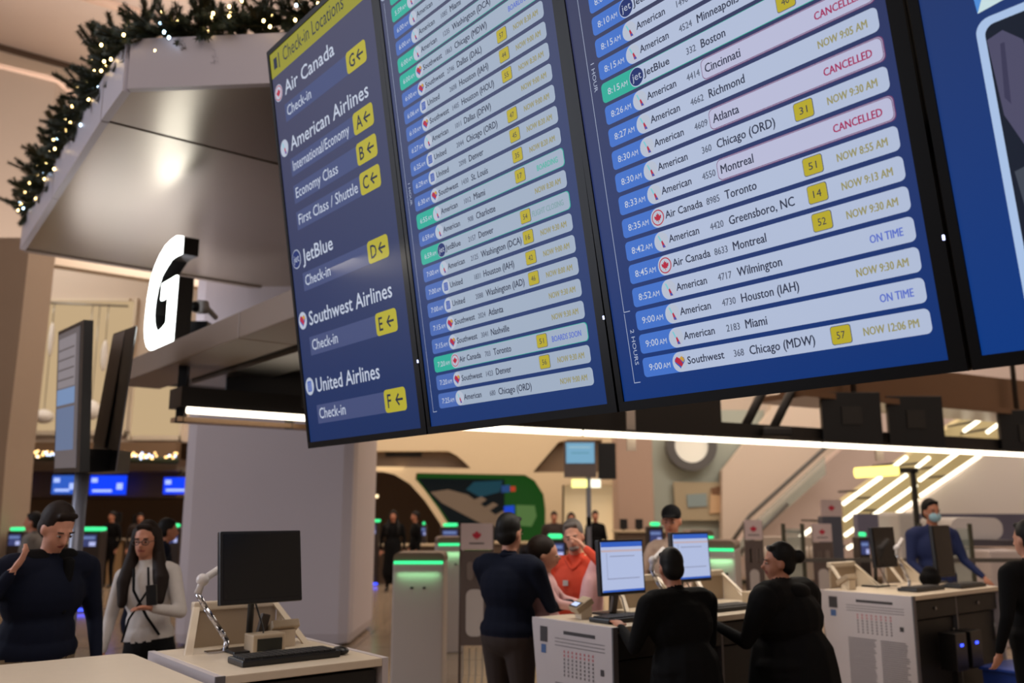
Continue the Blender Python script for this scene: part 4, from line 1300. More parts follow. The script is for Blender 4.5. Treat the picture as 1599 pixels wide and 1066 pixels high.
# the plain counter at lower left
d = thing('plain_counter', 'plain tan topped counter at the lower left corner with a rounded end', 'counter', M=MD @ Matrix.Translation((-.80, -.5, 0)))
m_ = MB(); m_.prism(rrect(0, 0, .72, 1.36, .06, 5), 'z', TOPZ - .03, TOPZ, CREAM); m_.build('worktop', d)
m_ = MB(); m_.prism(rrect(.02, .02, .70, 1.30, .05, 4), 'z', 0, TOPZ - .031, PANEL); m_.build('body_panel', d)
counter('nearest staffed-type counter carrying the black screened monitor beside the column', 0, .79, 0, .86, False, 1)
counter('white ended counter with a printed notice between the man in navy and two agents', 2.30, 4.30, .10, .80, True, 2)
counter('white ended counter with a printed notice and black cabinets at lower right', 5.42, 6.95, .0, .80, True, 2)


def place(lx, ly, z=TOPZ, rz=0.):
    return MD @ Matrix.Translation((lx, ly, z)) @ Matrix.Rotation(rz, 4, 'Z')


def monitor(label, lx, ly, zc, scr, w_=.41, h_=.34, tilt=8, group=None, rz=0.):
    d = thing('monitor', label, 'monitor', M=place(lx, ly, TOPZ, rz), group=group)
    zz = zc - TOPZ
    T = Matrix.Translation((0, 0, zz)) @ Matrix.Rotation(-math.radians(tilt), 4, 'X')
    m_ = MB(); m_.box((-w_ / 2, 0, -h_ / 2), (w_ / 2, .035, h_ / 2), BLACK, M=T, bev=.006); m_.build('casing', d)
    m_ = MB(); m_.box((-w_ / 2 + .016, -.003, -h_ / 2 + .022), (w_ / 2 - .016, .001, h_ / 2 - .014), scr[0], M=T)
    if len(scr) > 1:
        for (a, b2, c2, d2, mm) in scr[1]:
            m_.box((-w_ / 2 + .016 + a * (w_ - .032), -.0036, -h_ / 2 + .022 + b2 * (h_ - .036)), (-w_ / 2 + .016 + c2 * (w_ - .032), -.0029, -h_ / 2 + .022 + d2 * (h_ - .036)), mm, M=T)
    m_.build('screen', d)
    m_ = MB(); m_.tube([T @ Vector((0, .04, -.02)), Vector((0, .10, zz - .12)), Vector((0, .11, 0.02))], .016, BLACK, 8); m_.build('stand_neck', d)
    m_ = MB(); m_.box((-.10, .03, 0), (.10, .19, .014), BLACK, bev=.005); m_.build('stand_foot', d)
    m_ = MB(); m_.tube([Vector((.0, .10, zz - .12)), Vector((.05, .06, .1)), Vector((.02, .0, .012)), Vector((.1, -.03, .012))], .004, BLACK, 6); m_.build('cable', d)
    return d


offs = mat('screen_off', (8, 8, 9), .22)
win = em('window_white', (176, 188, 222), 1); wbar = em('window_blue', (54, 96, 190), 1); wline = em('window_grey', (140, 146, 176), 1); wpink = em('window_tan', (190, 170, 176), 1)
lit = (win, [(0, .90, 1, 1, wbar), (0, .80, 1, .84, wpink), (.12, .25, .9, .27, wline), (.12, .27, .13, .78, wline), (.2, .70, .8, .72, wline), (0, 0, 1, .04, wbar)])
def ll(px, py, Y):
    P_ = MD.inverted() @ at(px, py, Y)
    return P_.x, P_.y, at(px, py, Y).z
x_, y_, z_ = ll(409, 884, 4.32)
monitor('black switched-off monitor on the nearest counter in front of the column', x_, y_, z_, (offs,), w_=.40, h_=.33, tilt=9)
x_, y_, z_ = ll(972, 885, 5.85)
monitor('lit white monitor left of the short haired agent', x_, y_, z_, lit, w_=.40, h_=.34, tilt=3)
x_, y_, z_ = ll(1080, 869, 6.5)
monitor('lit white monitor behind the short haired agent in front of the man in the cap', x_, y_, z_, lit, w_=.40, h_=.34, tilt=3)
x_, y_, z_ = ll(1382, 854, 7.95)
monitor('black monitor on the right counter above the printed notice', x_, y_, z_, (offs,), w_=.36, h_=.34, tilt=3)
x_, y_, z_ = ll(1474, 860, 8.4)
monitor('tall black monitor in front of the person in blue', x_, y_, z_, (offs,), w_=.33, h_=.46, tilt=3)


def riser(label, lx, ly, sx=1.):
    """white slanted document hood at the back of a station"""
    d = thing('document_hood', label, 'hood', M=place(lx, ly))
    w0, w1 = .31 * sx, .21 * sx
    yb, yt, zt_ = -.10, .10, .20
    def e(p, q_, r0):
        m_ = MB(); m_.tube([Vector(p), Vector(q_)], r0, CREAM, 8); return m_
    m_ = MB(); m_.prism([(-w0, 0), (-w0 + .035, 0), (-w1 + .03, 1), (-w1, 1)], 'y', 0, .02, CREAM, M=Matrix(((1, 0, 0, 0), (0, 1, yt - yb, yb), (0, 0, zt_, 0), (0, 0, 0, 1)))); m_.build('side_frame', d)
    m_ = MB(); m_.prism([(w0 - .035, 0), (w0, 0), (w1, 1), (w1 - .03, 1)], 'y', 0, .02, CREAM, M=Matrix(((1, 0, 0, 0), (0, 1, yt - yb, yb), (0, 0, zt_, 0), (0, 0, 0, 1)))); m_.build('side_frame', d)
    m_ = MB(); m_.box((-w1 - .005, yt - .01, zt_ - .03), (w1 + .005, yt + .035, zt_ + .012), CREAM, bev=.008); m_.build('top_rail', d)
    m_ = MB(); m_.box((-w1, yt + .0, 0), (w1, yt + .02, zt_ - .031), mat('hood_back', (168, 150, 128), .6)); m_.build('back_panel', d)
    m_ = MB(); m_.prism([(yb, 0), (yt, 0), (yt, zt_ - .03)], 'x', w1 + .005, w1 + .025, CREAM); m_.build('side_cheek', d)
    return d


def keyboard(label, lx, ly, rz=0.):
    d = thing('keyboard', label, 'keyboard', M=place(lx, ly, TOPZ, rz))
    m_ = MB(); m_.box((-.23, -.085, 0), (.23, .085, .028), BLACK, bev=.008); m_.build('case', d)
    m_ = MB()
    kk = mat('key_black', (30, 30, 32), .5)
    for r_ in range(5):
        for c_ in range(15):
            m_.box((-.215 + c_ * .0287, -.07 + r_ * .027, .0285), (-.215 + c_ * .0287 + .024, -.07 + r_ * .027 + .022, .036), kk)
    m_.build('keys', d, kind='stuff')
    return d


def mouse(label, lx, ly):
    d = MB(); d.ell((0, 0, .018), (.032, .055, .018), BLACK, 12, 8)
    o = d.build('mouse'); o.matrix_world = place(lx, ly); tag(o, label, 'mouse')
    return o


def terminal(label, lx, ly, rz=0., z=TOPZ):
    d = thing('card_terminal', label, 'terminal', M=place(lx, ly, z, rz))
    T = Matrix.Rotation(math.radians(-32), 4, 'X')
    m_ = MB(); m_.box((-.07, -.06, .075), (.07, .06, .115), mat('terminal_tan', (170, 152, 128), .5), M=T, bev=.006)
    m_.box((-.05, .0, 0), (.05, .07, .08), CREAM); m_.build('body', d)
    m_ = MB(); m_.box((-.06, .0, .1155), (.06, .052, .119), BLACK, M=T); m_.build('display_frame', d)
    m_ = MB(); m_.box((-.045, .010, .1195), (.045, .042, .121), em('lcd_pale', (190, 205, 240), 1.3), M=T); m_.build('lit_display', d)
    return d


def chrome_arm(label, lx, ly):
    d = thing('chrome_stand', label, 'stand', M=place(lx, ly))
    m_ = MB(); m_.box((-.07, -.03, 0), (.05, .03, .010), CHROME, bev=.003); m_.build('foot', d)
    m_ = MB()
    pts = [Vector((.02, 0, .0)), Vector((.025, 0, .05)), Vector((-.01, 0, .10)), Vector((-.08, .01, .20)), Vector((-.12, .015, .27))]
    for i in range(4):
        m_.tube([pts[i], pts[i + 1]], .013, CHROME, 8)
    m_.build('curved_post', d)
    m_ = MB(); m_.ell((-.10, .02, .33), (.03, .03, .03), WHITE); m_.tube([Vector((-.12, .015, .27)), Vector((-.10, .02, .33)), Vector((.02, .03, .40))], .018, WHITE, 8); m_.build('upper_joint', d)
    return d


def ticket_printer(label, lx, ly):
    d = thing('ticket_printer', label, 'printer', M=place(lx, ly))
    m_ = MB(); m_.box((-.08, -.05, 0), (.08, .06, .085), mat('printer_tan', (186, 168, 142), .45), bev=.008); m_.build('body', d)
    m_ = MB(); m_.box((-.06, -.056, .012), (.06, -.05, .066), mat('printer_slot', (34, 36, 30), .4)); m_.build('front_slot', d)
    return d


def handset(label, lx, ly):
    d = thing('boarding_pass_scanner', label, 'scanner', M=place(lx, ly))
    m_ = MB(); m_.box((-.03, -.02, 0), (.03, .04, .02), BLACK, bev=.004); m_.build('foot', d)
    m_ = MB(); m_.box((-.022, -.012, .02), (.022, .016, .16), mat('scanner_grey', (70, 60, 54), .5), M=Matrix.Rotation(.25, 4, 'Y'), bev=.006); m_.build('head', d)
    return d


def ll2(px, py):
    P_ = MD.inverted() @ atH(px, py, TOPZ); return P_.x, P_.y


a, b2 = ll2(392, 1008); riser('cream slanted document hood on the nearest counter', .40, .72)
keyboard('long black keyboard on the nearest counter', *ll2(445, 1030))
mouse('black mouse right of the long keyboard on the nearest counter', *ll2(532, 1021))
terminal('card terminal with a pale lit display beside the hood of the nearest counter', .56, .58)
ticket_printer('small tan ticket printer behind the keyboard of the nearest counter', .42, .50)
handset('slim upright scanner beside the small printer on the nearest counter', .44, .64)
chrome_arm('shiny curved chrome arm with a white joint at the left of the nearest counter', *ll2(345, 1018))
# second counter
riser('cream document hood behind the lit monitor of the left station of the middle counter', 3.22, .68)
riser('cream document hood of the right station of the middle counter', 4.0, .70, .8)
terminal('dark card terminal lying near the hands of the man in navy', 2.52, .52, 1.2)
keyboard('black keyboard under the hand of the short haired agent', 2.62, .30)
keyboard('black keyboard between the two black clad agents', 3.55, .30)
chrome_arm('chrome arm between the two lit monitors', 3.12, .42)
handset('upright black scanner below the left lit monitor', 2.70, .50)
ticket_printer('white ticket printer behind the wide coated agent', 4.05, .42)
# third counter
riser('cream document hood of the left station of the right counter', 5.80, .70, .9)
riser('cream document hood of the right station of the right counter', 6.66, .70, .7)
keyboard('black keyboard beside the black monitor of the right counter', 6.0, .22)
keyboard('black keyboard at the far end of the right counter', 6.62, .16)
chrome_arm('chrome arm standing between the two black monitors', 6.22, .45)
terminal('small lit card terminal at the left corner of the right counter', 5.60, .60)
bag = Body(); bag.ell((0, 0, .06), (.13, .08, .075), FDARK); bag.ell((.0, 0, .11), (.08, .06, .06), FDARK)
o = bpy.data.objects.new('black_bag', bag.mesh('black_bag', .012)); COL.objects.link(o); o.matrix_world = place(6.55, .42)
tag(o, 'soft black bag lying on the right counter', 'bag')
bb = thing('storage_bin', 'blue plastic bin under the right counter', 'bin', M=MD @ Matrix.Translation((6.42, -.30, 0)))
m_ = MB(); m_.prism([(-.22, 0), (.22, 0), (.26, .5), (-.26, .5)], 'y', -.16, .16, mat('bin_blue', (24, 60, 150), .5)); m_.build('tub', bb)
m_ = MB(); m_.box((-.28, -.18, .48), (.28, .18, .505), mat('bin_blue', (24, 60, 150), .5), bev=.005); m_.build('rim', bb)
for i, (px, py) in enumerate(((1485, 1004), (1512, 1003))):
    P_ = MD.inverted() @ at(px, py, 7.4)
    m_ = MB(); m_.box((-.09, 0, -.12), (.09, .2, .12), BLACK, bev=.005); m_.box((-.028, -.006, .03), (.028, .0, .055), BLUEL)
    pc = thing('desktop_computer', 'small black computer with a blue light under the right counter, %s of two' % ('left' if i == 0 else 'right'), 'computer', M=MD @ Matrix.Translation((5.86 + i * .25, -.04, .66)))
    o = MB(); o.box((-.09, -.10, -.16), (.09, .036, .12), BLACK, bev=.005); o.build('case', pc)
    o = MB(); o.box((-.02, -.106, .02), (.02, -.1, .04), BLUEL); o.build('power_light', pc)

# ================================================================ KIOSKS, SIGNS, HANGING EQUIPMENT ----------------------------------------
KG = mat('kiosk_grey', (186, 176, 172), .42, .1); KS = mat('kiosk_side', (150, 150, 176), .4); KD = mat('kiosk_dark', (46, 38, 38), .4)


def big_kiosk(label, px, Y, w_, h_, rz=0., sidedepth=.55, side=True):
    p_ = at(px, 900, Y)
    d = thing('bag_drop_kiosk', label, 'kiosk', loc=(p_.x, Y, 0), rz=rz)
    m_ = MB(); m_.box((-w_ / 2, 0, 0), (w_ / 2, sidedepth, h_ - .055), KG, bev=.02); m_.build('body', d)
    m_ = MB(); m_.prism(rrect(-w_ / 2, h_ - .0549, w_ / 2, h_ + .03, .05, 4, (1, 1, 0, 0)), 'y', .02, sidedepth - .02, mat('kiosk_top', (120, 96, 84), .4)); m_.build('top_cap', d)
    m_ = MB(); m_.box((-w_ / 2 + .01, -.012, h_ - .075), (w_ / 2 - .01, -.001, h_ - .045), GREEN, bev=.004); m_.build('light_bar', d)
    gl_ = area('kiosk_glow', (0, 0, 0), (0, 0, 0), w_ * .8, .03, .2, (.35, 1, .45))
    gl_.parent = d; gl_.location = (0, -.045, h_ - .17); gl_.rotation_euler = (math.radians(38), 0, 0)
    for s in (-1, 1):
        m_ = MB(); m_.ell((s * .06, -.005, h_ - .30), (.018, .012, .012), KD, 8, 6); m_.build('bumper', d)
    return d


def slim_kiosk(label, px, Y, h_=1.5, w_=.38, base=False, rz=0., group=None):
    p_ = at(px, 900, Y)
    d = thing('check_in_kiosk', label, 'kiosk', loc=(p_.x, Y, 0), rz=rz, group=group)
    m_ = MB(); m_.box((-w_ / 2, 0, .03), (w_ / 2, .3, h_ - .04), KD, bev=.02); m_.build('body', d)
    m_ = MB(); lw_ = w_ * (.5 if not base else .5) + (.03 if base else -.06); m_.box((-lw_, -.05, h_ - .03), (lw_, .2, h_ + .03), GREEN, bev=.029); m_.build('status_lamp', d)
    m_ = MB(); m_.box((-w_ * .36, -.006, h_ - .30), (w_ * .36, .001, h_ - .10), em('kiosk_screen', (60, 66, 110), 1)); m_.box((w_ * .08, -.01, h_ - .29), (w_ * .34, -.006, h_ - .22), em('kiosk_screen_white', (180, 186, 235), 1)); m_.box((-w_ * .34, -.01, h_ - .17), (w_ * .30, -.006, h_ - .13), em('kiosk_screen_mid', (110, 130, 180), 1)); m_.build('screen', d)
    m_ = MB(); m_.box((-w_ / 2 - .04, -.06, 0), (w_ / 2 + .04, .36, .03), STEEL, bev=.01); m_.build('base', d)
    if base:
        m_ = MB(); m_.box((-w_ / 2 - .03, -.10, .031), (w_ / 2 + .03, -.062, .07), BLUEL, bev=.01); m_.build('floor_light', d)
    return d


big_kiosk('large grey bag drop kiosk with a green light bar right of the column', 653, 9.0, .50, 1.28)
big_kiosk('second grey kiosk half hidden behind the large bag drop kiosk', 704, 11.5, .34, 1.36, rz=.15)
big_kiosk('grey kiosk with a green bar behind the right lit monitor', 1126, 9.5, .30, 1.38, rz=-.35)
big_kiosk('farther grey kiosk with a green bar behind the man in the cap', 1098, 12.5, .34, 1.42)
slim_kiosk('slim dark kiosk with green top and blue glow at its foot beside the column', 575, 21.5, 1.48, .40, True)
slim_kiosk('slim dark kiosk with a green lamp behind the man at far left', 132, 16, 1.40, .42, True)
slim_kiosk('slim kiosk with a green lamp at the far left edge', 17, 17, 1.38, .3)
slim_kiosk('slim kiosk with a small green lamp beside the woman in the pale blouse', 266, 16, 1.46, .22)
slim_kiosk('tiny distant kiosk lamp left of the person bending', 208, 23, 1.5, .16)
slim_kiosk('tiny distant kiosk right of the two dark people in the arch', 660, 23, 1.4, .14)
slim_kiosk('slim kiosk with a green lamp left of the bag sizer', 702, 18, 1.44, .40)
slim_kiosk('slim kiosk with a green lamp behind the child', 868, 13, 1.36, .32)
slim_kiosk('slim kiosk with a green lamp left of the man in the cap', 1026, 15, 1.50, .26)
slim_kiosk('slim kiosk with a green lamp at the foot of the escalator', 1354, 14, 1.36, .16)


def bag_sizer(label, px, Y, hs, w_=.34, logo_col='sizer_red', body=True):
    """hs: height of the top edge of the sign card"""
    p_ = at(px, 900, Y)
    d = thing('bag_sizer', label, 'sizer', loc=(p_.x, Y, 0))
    m_ = MB(); m_.box((-w_ / 2, .0, hs - .24), (w_ / 2, .02, hs), mat('sign_card', (206, 186, 186), .5)); m_.build('sign_card', d)
    m_ = MB()
    vs, fs = fill_poly([(x * .045, hs - .11 + y * .045) for x, y in LEAF], [], .002)
    m_.add([Vector((p.x, -.001 - p.z, p.y)) for p in vs], fs, mat(logo_col, (190, 30, 60), .5)); m_.box((-.07, -.002, hs - .19), (.07, -.0005, hs - .178), PRINTD); m_.build('emblem', d)
    z1 = hs - .25; z0 = z1 - .85
    m_ = MB(); m_.box((-w_ / 2, .005, z0), (w_ / 2, .025, z1), mat('sizer_brown', (92, 78, 74), .5)); m_.build('printed_panel', d)
    m_ = MB(); m_.prism(rrect(-w_ * .32, z0 + .08, w_ * .22, z0 + .50, .06, 5), 'y', .0, .004, mat('print_pale', (190, 180, 176), .5)); m_.prism(rrect(-w_ * .30, z0 + .58, -.03, z0 + .75, .03, 4), 'y', .0, .004, mat('print_mid', (122, 108, 102), .5)); m_.prism(rrect(.03, z0 + .58, w_ * .34, z0 + .75, .03, 4), 'y', .0, .004, mat('print_mid', (122, 108, 102), .5)); m_.build('bag_pictogram', d)
    for s in (-1, 1):
        m_ = MB(); m_.tube([Vector((s * w_ / 2, .015, 0.02)), Vector((s * w_ / 2, .015, hs - .02))], .012, mat('sizer_frame', (80, 64, 58), .4), 8); m_.build('post', d)
        m_ = MB(); m_.tube([Vector((s * w_ / 2, .0, .02)), Vector((s * (w_ / 2 + .03), -.30, .02)), Vector((s * w_ / 3, -.40, .02)), Vector((0, -.42, .02))], .012, mat('sizer_frame', (80, 64, 58), .4), 8); m_.build('foot', d)
    for j in range(5):
        m_ = MB(); x = -w_ / 2 + w_ * (j + .5) / 5; m_.tube([Vector((x, .0, z0 - .02)), Vector((x, -.02, .25)), Vector((x, -.25, .22))], .005, STEEL, 5); m_.build('basket_wire', d)
    return d


bag_sizer('brown bag sizer with a white card and red emblem left of the man in navy', 744, 8.6, 1.60, .30)
bag_sizer('narrow bag sizer with a white card beyond the wide coated agent', 1180, 11.5, 1.60, .22)
bag_sizer('narrow bag sizer with a white card left of the dark pylon', 1288, 12.5, 1.54, .26)
py = thing('sign_pylon', 'slate pylon topped by a white card with red emblem near the escalator', 'sign', loc=(at(1302, 850, 13).x, 13, 0))
m_ = MB(); m_.box((-.14, 0, 0), (.14, .2, at(1302, 806, 13).z), mat('pylon_slate', (80, 82, 96), .5), bev=.01); m_.build('pylon', py)
m_ = MB(); m_.box((-.15, 0, at(1302, 806, 13).z + .001), (.15, .03, at(1302, 780, 13).z), mat('sign_card', (206, 186, 186), .5)); m_.build('sign_card', py)
m_ = MB(); vs, fs = fill_poly([(x * .05, at(1302, 793, 13).z + y * .05) for x, y in LEAF], [], .002); m_.add([Vector((p.x, -.001 - p.z, p.y)) for p in vs], fs, mat('sizer_red', (190, 30, 60), .5)); m_.build('emblem', py)

# pair of tilted information panels on a pole at left (V-shaped back to back screens)
vp = thing('pole_display', 'tall back to back information screens on a pole left of the letter G', 'display', loc=(0, 0, 0))
def plate(mb, c4, d, mm):
    """solid plate from four corners, given thickness vector"""
    mb.add(list(c4) + [c + d for c in c4], [(0, 1, 2, 3), (7, 6, 5, 4), (0, 4, 5, 1), (1, 5, 6, 2), (2, 6, 7, 3), (3, 7, 4, 0)], mm)
ya, yb2 = 8.0, 6.9
c4 = [at(91, 518, ya), at(131, 499, yb2), at(124, 737, yb2), at(84, 738, ya)]
n_ = (c4[1] - c4[0]).cross(c4[3] - c4[0]).normalized()
if n_.y < 0: n_ = -n_
m_ = MB(); plate(m_, c4, n_ * .07, BLACK); m_.build('front_casing', vp)
def q4(c, u0, v0, u1, v1, off):
    f_ = lambda u, v: c[0] * (1 - u) * (1 - v) + c[1] * u * (1 - v) + c[2] * u * v + c[3] * (1 - u) * v - n_ * off
    return [f_(u0, v0), f_(u1, v0), f_(u1, v1), f_(u0, v1)]
m_ = MB(); plate(m_, q4(c4, .06, .03, .88, .97, .006), n_ * .005, em('pole_screen_grey', (104, 96, 98), .9))
plate(m_, q4(c4, .10, .07, .78, .42, .009), n_ * .002, em('pole_screen_pale', (140, 132, 136), .9))
plate(m_, q4(c4, .08, .43, .78, .54, .009), n_ * .002, em('pole_screen_blue', (120, 146, 186), .9))
plate(m_, q4(c4, .08, .56, .78, .85, .009), n_ * .002, em('pole_screen_mid', (104, 120, 152), .9))
for k in range(4):
    plate(m_, q4(c4, .12, .15 + k * .07, .74, .16 + k * .07, .012), n_ * .002, em('pole_screen_line', (92, 84, 84), .9))
m_.build('screen', vp)
c5 = [at(177, 521, 8.0), at(213, 508, 7.4), at(180, 735, 7.4), at(140, 728, 8.0)]
m_ = MB(); plate(m_, c5, Vector((-.02, .07, 0)), BLACK); m_.build('rear_casing', vp)
m_ = MB(); plate(m_, [at(177, 524, 7.99), at(196, 517, 7.69), at(163, 700, 7.69), at(146, 690, 7.99)], Vector((0, -.012, 0)), mat('panel_bronze', (100, 84, 72), .5)); m_.build('rear_panel', vp)
m_ = MB(); c6 = [at(124, 700, 7.3), at(182, 702, 7.6), at(178, 736, 7.6), at(124, 738, 7.3)]; plate(m_, c6, Vector((0, .3, 0)), BLACK); m_.build('lower_housing', vp)
pt = at(128, 739, 7.5); pbm = at(118, 900, 7.5)
m_ = MB(); m_.tube([Vector((pt.x, 7.5, 0)), Vector((pt.x, 7.5, pt.z + .1))], .055, mat('pole_grey', (124, 128, 142), .35, .4), 16); m_.build('pole', vp)
m_ = MB(); m_.tube([Vector((pt.x, 7.5, 0)), Vector((pt.x, 7.5, .03))], .22, STEEL, 20); m_.build('base_plate', vp)

# the smaller pole display in the middle, with lit exit style boxes beneath
mp = thing('pole_monitor', 'small pale blue screen on a pole with a black panel beside it', 'display')
Ym2 = 17.0
m_ = MB(); pbox(m_, 881, 688, 931, 745, Ym2, .12, mat('housing_grey', (96, 88, 88), .5), .01); m_.build('housing', mp)
m_ = MB(); pbox(m_, 884, 691, 928, 723, Ym2 - .012, .011, em('pole_blue', (120, 168, 196), 1)); pbox(m_, 888, 697, 922, 699, Ym2 - .016, .003, em('pole_pale', (160, 190, 200), 1)); pbox(m_, 892, 706, 920, 708, Ym2 - .016, .003, em('pole_pale2', (100, 150, 170), 1)); m_.build('screen', mp)
m_ = MB(); pbox(m_, 934, 691, 962, 748, Ym2 + .2, .1, BLACK, .01); m_.build('black_panel', mp)
m_ = MB(); pbox(m_, 916, 745, 923, 822, Ym2 + .02, .08, mat('pole_grey', (124, 128, 142), .35, .4)); a_ = at(919.5, 800, Ym2); m_.box((a_.x - .04, Ym2 + .02, 0), (a_.x + .04, Ym2 + .1, 1.6), mat('pole_grey', (124, 128, 142))); m_.build('pole', mp)
m_ = MB(); pbox(m_, 893, 748, 917, 761, Ym2 - .02, .1, em('lit_sign_yellow', (255, 250, 150), 1.6), .01); m_.build('lit_box', mp)
m_ = MB(); pbox(m_, 923, 748, 938, 761, Ym2 - .02, .1, em('lit_sign_white', (255, 250, 225), 1.6), .01); m_.build('lit_box', mp)

# yellow-lit wand sign by the escalator
ys = thing('lit_blade_sign', 'glowing yellow bar sign on a dark post in front of the escalator lights', 'sign')
m_ = MB(); m_.tube([at(1336, 738, 13), at(1401, 734, 13)], .075, em('blade_yellow', (255, 232, 120), 2.2), 10); m_.build('lit_tube', ys)
m_ = MB(); pbox(m_, 1404, 730, 1434, 738, 13, .08, DARK); a_ = at(1432, 800, 13); m_.box((a_.x - .03, 13.0, 0), (a_.x + .03, 13.06, at(1432, 734, 13).z), DARK); m_.build('post', ys)

# lights and black displays hung below the second canopy (runs to the right)
HL = 2.55
sc2 = .675
LA = atH(772, 669, HL); LB = atH(1599, 710, HL); ld = (LB - LA).normalized()
def onl(px):
    """point of the light line seen at column px"""
    r_ = ray(px, 690); n_ = Vector((r_.y, -r_.x, 0)); t = -(LA.dot(n_)) / ld.dot(n_) if True else 0
    return LA + ld * t
lc = thing('rear_canopy', 'dark rear canopy of beams above the right hand counters', 'canopy')
up = Vector((-ld.y, ld.x, 0))
def bar(mb, p, q_, z0, z1, o0, o1, mm):
    vs = [p + up * o0, q_ + up * o0, q_ + up * o1, p + up * o1]
    mb.prism([(v.x, v.y) for v in vs], 'z', z0, z1, mm)
e0 = onl(655); e1 = onl(1155); e2 = onl(1700)
m_ = MB(); bar(m_, e0, e1, HL + .05, HL + 1.0, .3, .8, DARK); m_.build('equipment_bulkhead', lc)
m_ = MB(); bar(m_, e1 + ld * .02, e2, HL + .11, HL + .27, .42, .55, DARK); m_.build('long_beam', lc)
m_ = MB(); bar(m_, onl(1285), e2, HL + .66, HL + .74, .25, 1.2, mat('bronze_soffit', (120, 92, 70), .3, .5)); bar(m_, onl(1285), e2, HL + .741, HL + 1.3, .6, .7, mat('bronze_soffit', (120, 92, 70), .3, .5)); m_.build('bronze_fascia', lc)
for px in (1205, 1250):
    p_ = onl(px) + up * .48
    m_ = MB(); m_.tube([p_ + ZUP * .2, p_ + ld * .65 + ZUP * 1.1], .06, DARK, 6); m_.build('brace', lc)
for px in (996, 1384):
    p_ = onl(px) + up * .12
    m_ = MB(); m_.box((p_.x - .05, p_.y, HL - .16), (p_.x + .05, p_.y + .05, HL + .7), WALLP); m_.build('drop_post', lc)
m_ = MB(); q_ = onl(1235) + up * .2; m_.box((q_.x - .19, q_.y, HL + .10), (q_.x + .19, q_.y + .2, HL + .22), DARK, bev=.03); m_.build('sensor_box', lc)
for px in (700, 1000, 1384, 1640):
    p_ = onl(px) + up * .48
    m_ = MB(); m_.tube([p_ + ZUP * .2, p_ + ZUP * 10.4], .04, DARK, 6); m_.build('hanger', lc)
for i, (a_, b_) in enumerate(((700, 908), (913, 1282), (1286, 1660))):
    p_, q_ = onl(a_), onl(b_)
    t = thing('linear_lamp', ['long thin white lamp below the rear canopy, section nearest the second screen', 'middle section of the long thin white lamp', 'right section of the long thin white lamp reaching the right edge'][i], 'lamp')
    m_ = MB(); m_.tube([p_, q_], .031, LIGHTW, 8); m_.build('diffuser', t)
    m_ = MB(); bar(m_, p_, q_, HL + .032, HL + .06, -.03, .22, DARK); m_.build('housing', t)
for i, (a_, b_, y0, y1) in enumerate(((1284, 1377, 612, 694), (1388, 1474, 618, 698), (1563, 1650, 640, 712))):
    yy = onl((a_ + b_) / 2).y + .12
    t = thing('hanging_monitor', ['black back of a hanging monitor left of the slim post right of centre', 'black back of a hanging monitor right of the slim post', 'black hanging monitor at the right edge above the lamp'][i], 'monitor')
    m_ = MB(); pbox(m_, a_, y0, b_, y1, yy + .12, .09, BLACK, .01); m_.build('casing', t)
    m_ = MB(); pbox(m_, (a_ * 2 + b_) / 3, y0 + 22, (a_ + b_ * 2) / 3, y0 + 50, yy + .10, .018, DARK); m_.build('rear_plate', t)
for i, (px, py_) in enumerate(((826, 680), (1012, 692))):
    pass
# left lamp with housing under the G canopy
t = thing('linear_lamp', 'thin white lamp with black housing in front of the column, left of the first screen', 'lamp')
pA = at(292, 640, 8.3); pB = at(480, 653, 8.3 * 1.09); pB.z = pA.z
m_ = MB(); m_.tube([pA, pB], .032, LIGHTW, 8); m_.build('diffuser', t)
dl = (pB - pA).normalized(); ul = Vector((-dl.y, dl.x, 0))
def bar2(mb, p, q_, z0, z1, o0, o1, mm):
    vs = [p + ul * o0, q_ + ul * o0, q_ + ul * o1, p + ul * o1]
    mb.prism([(v.x, v.y) for v in vs], 'z', z0, z1, mm)
m_ = MB(); bar2(m_, pA - dl * .06, pB + dl * .6, pA.z + .033, pA.z + .22, .0, .35, BLACK); m_.build('housing', t)
m_ = MB(); bar2(m_, pA - dl * .02, pB + dl * .6, pA.z - .09, pA.z - .045, .18, .4, mat('warm_wood', (150, 118, 88), .4)); m_.build('lower_trim', t)
for a_ in (.0, 1.1):
    m_ = MB(); m_.box(tuple((pA + dl * a_) + ul * .2 + Vector((-.04, 0, -.1))), tuple((pA + dl * a_) + ul * .2 + Vector((.04, .08, .62))), BLACK); m_.build('hanger', t)
t = thing('hanging_monitor', 'large black back of a hanging monitor above the left thin lamp', 'monitor')
m_ = MB(); pbox(m_, 352, 548, 520, 636, 9.0, .12, BLACK, .015); m_.build('casing', t)
m_ = MB(); pbox(m_, 425, 562, 470, 572, 8.97, .029, STEEL); m_.build('cable_bracket', t)

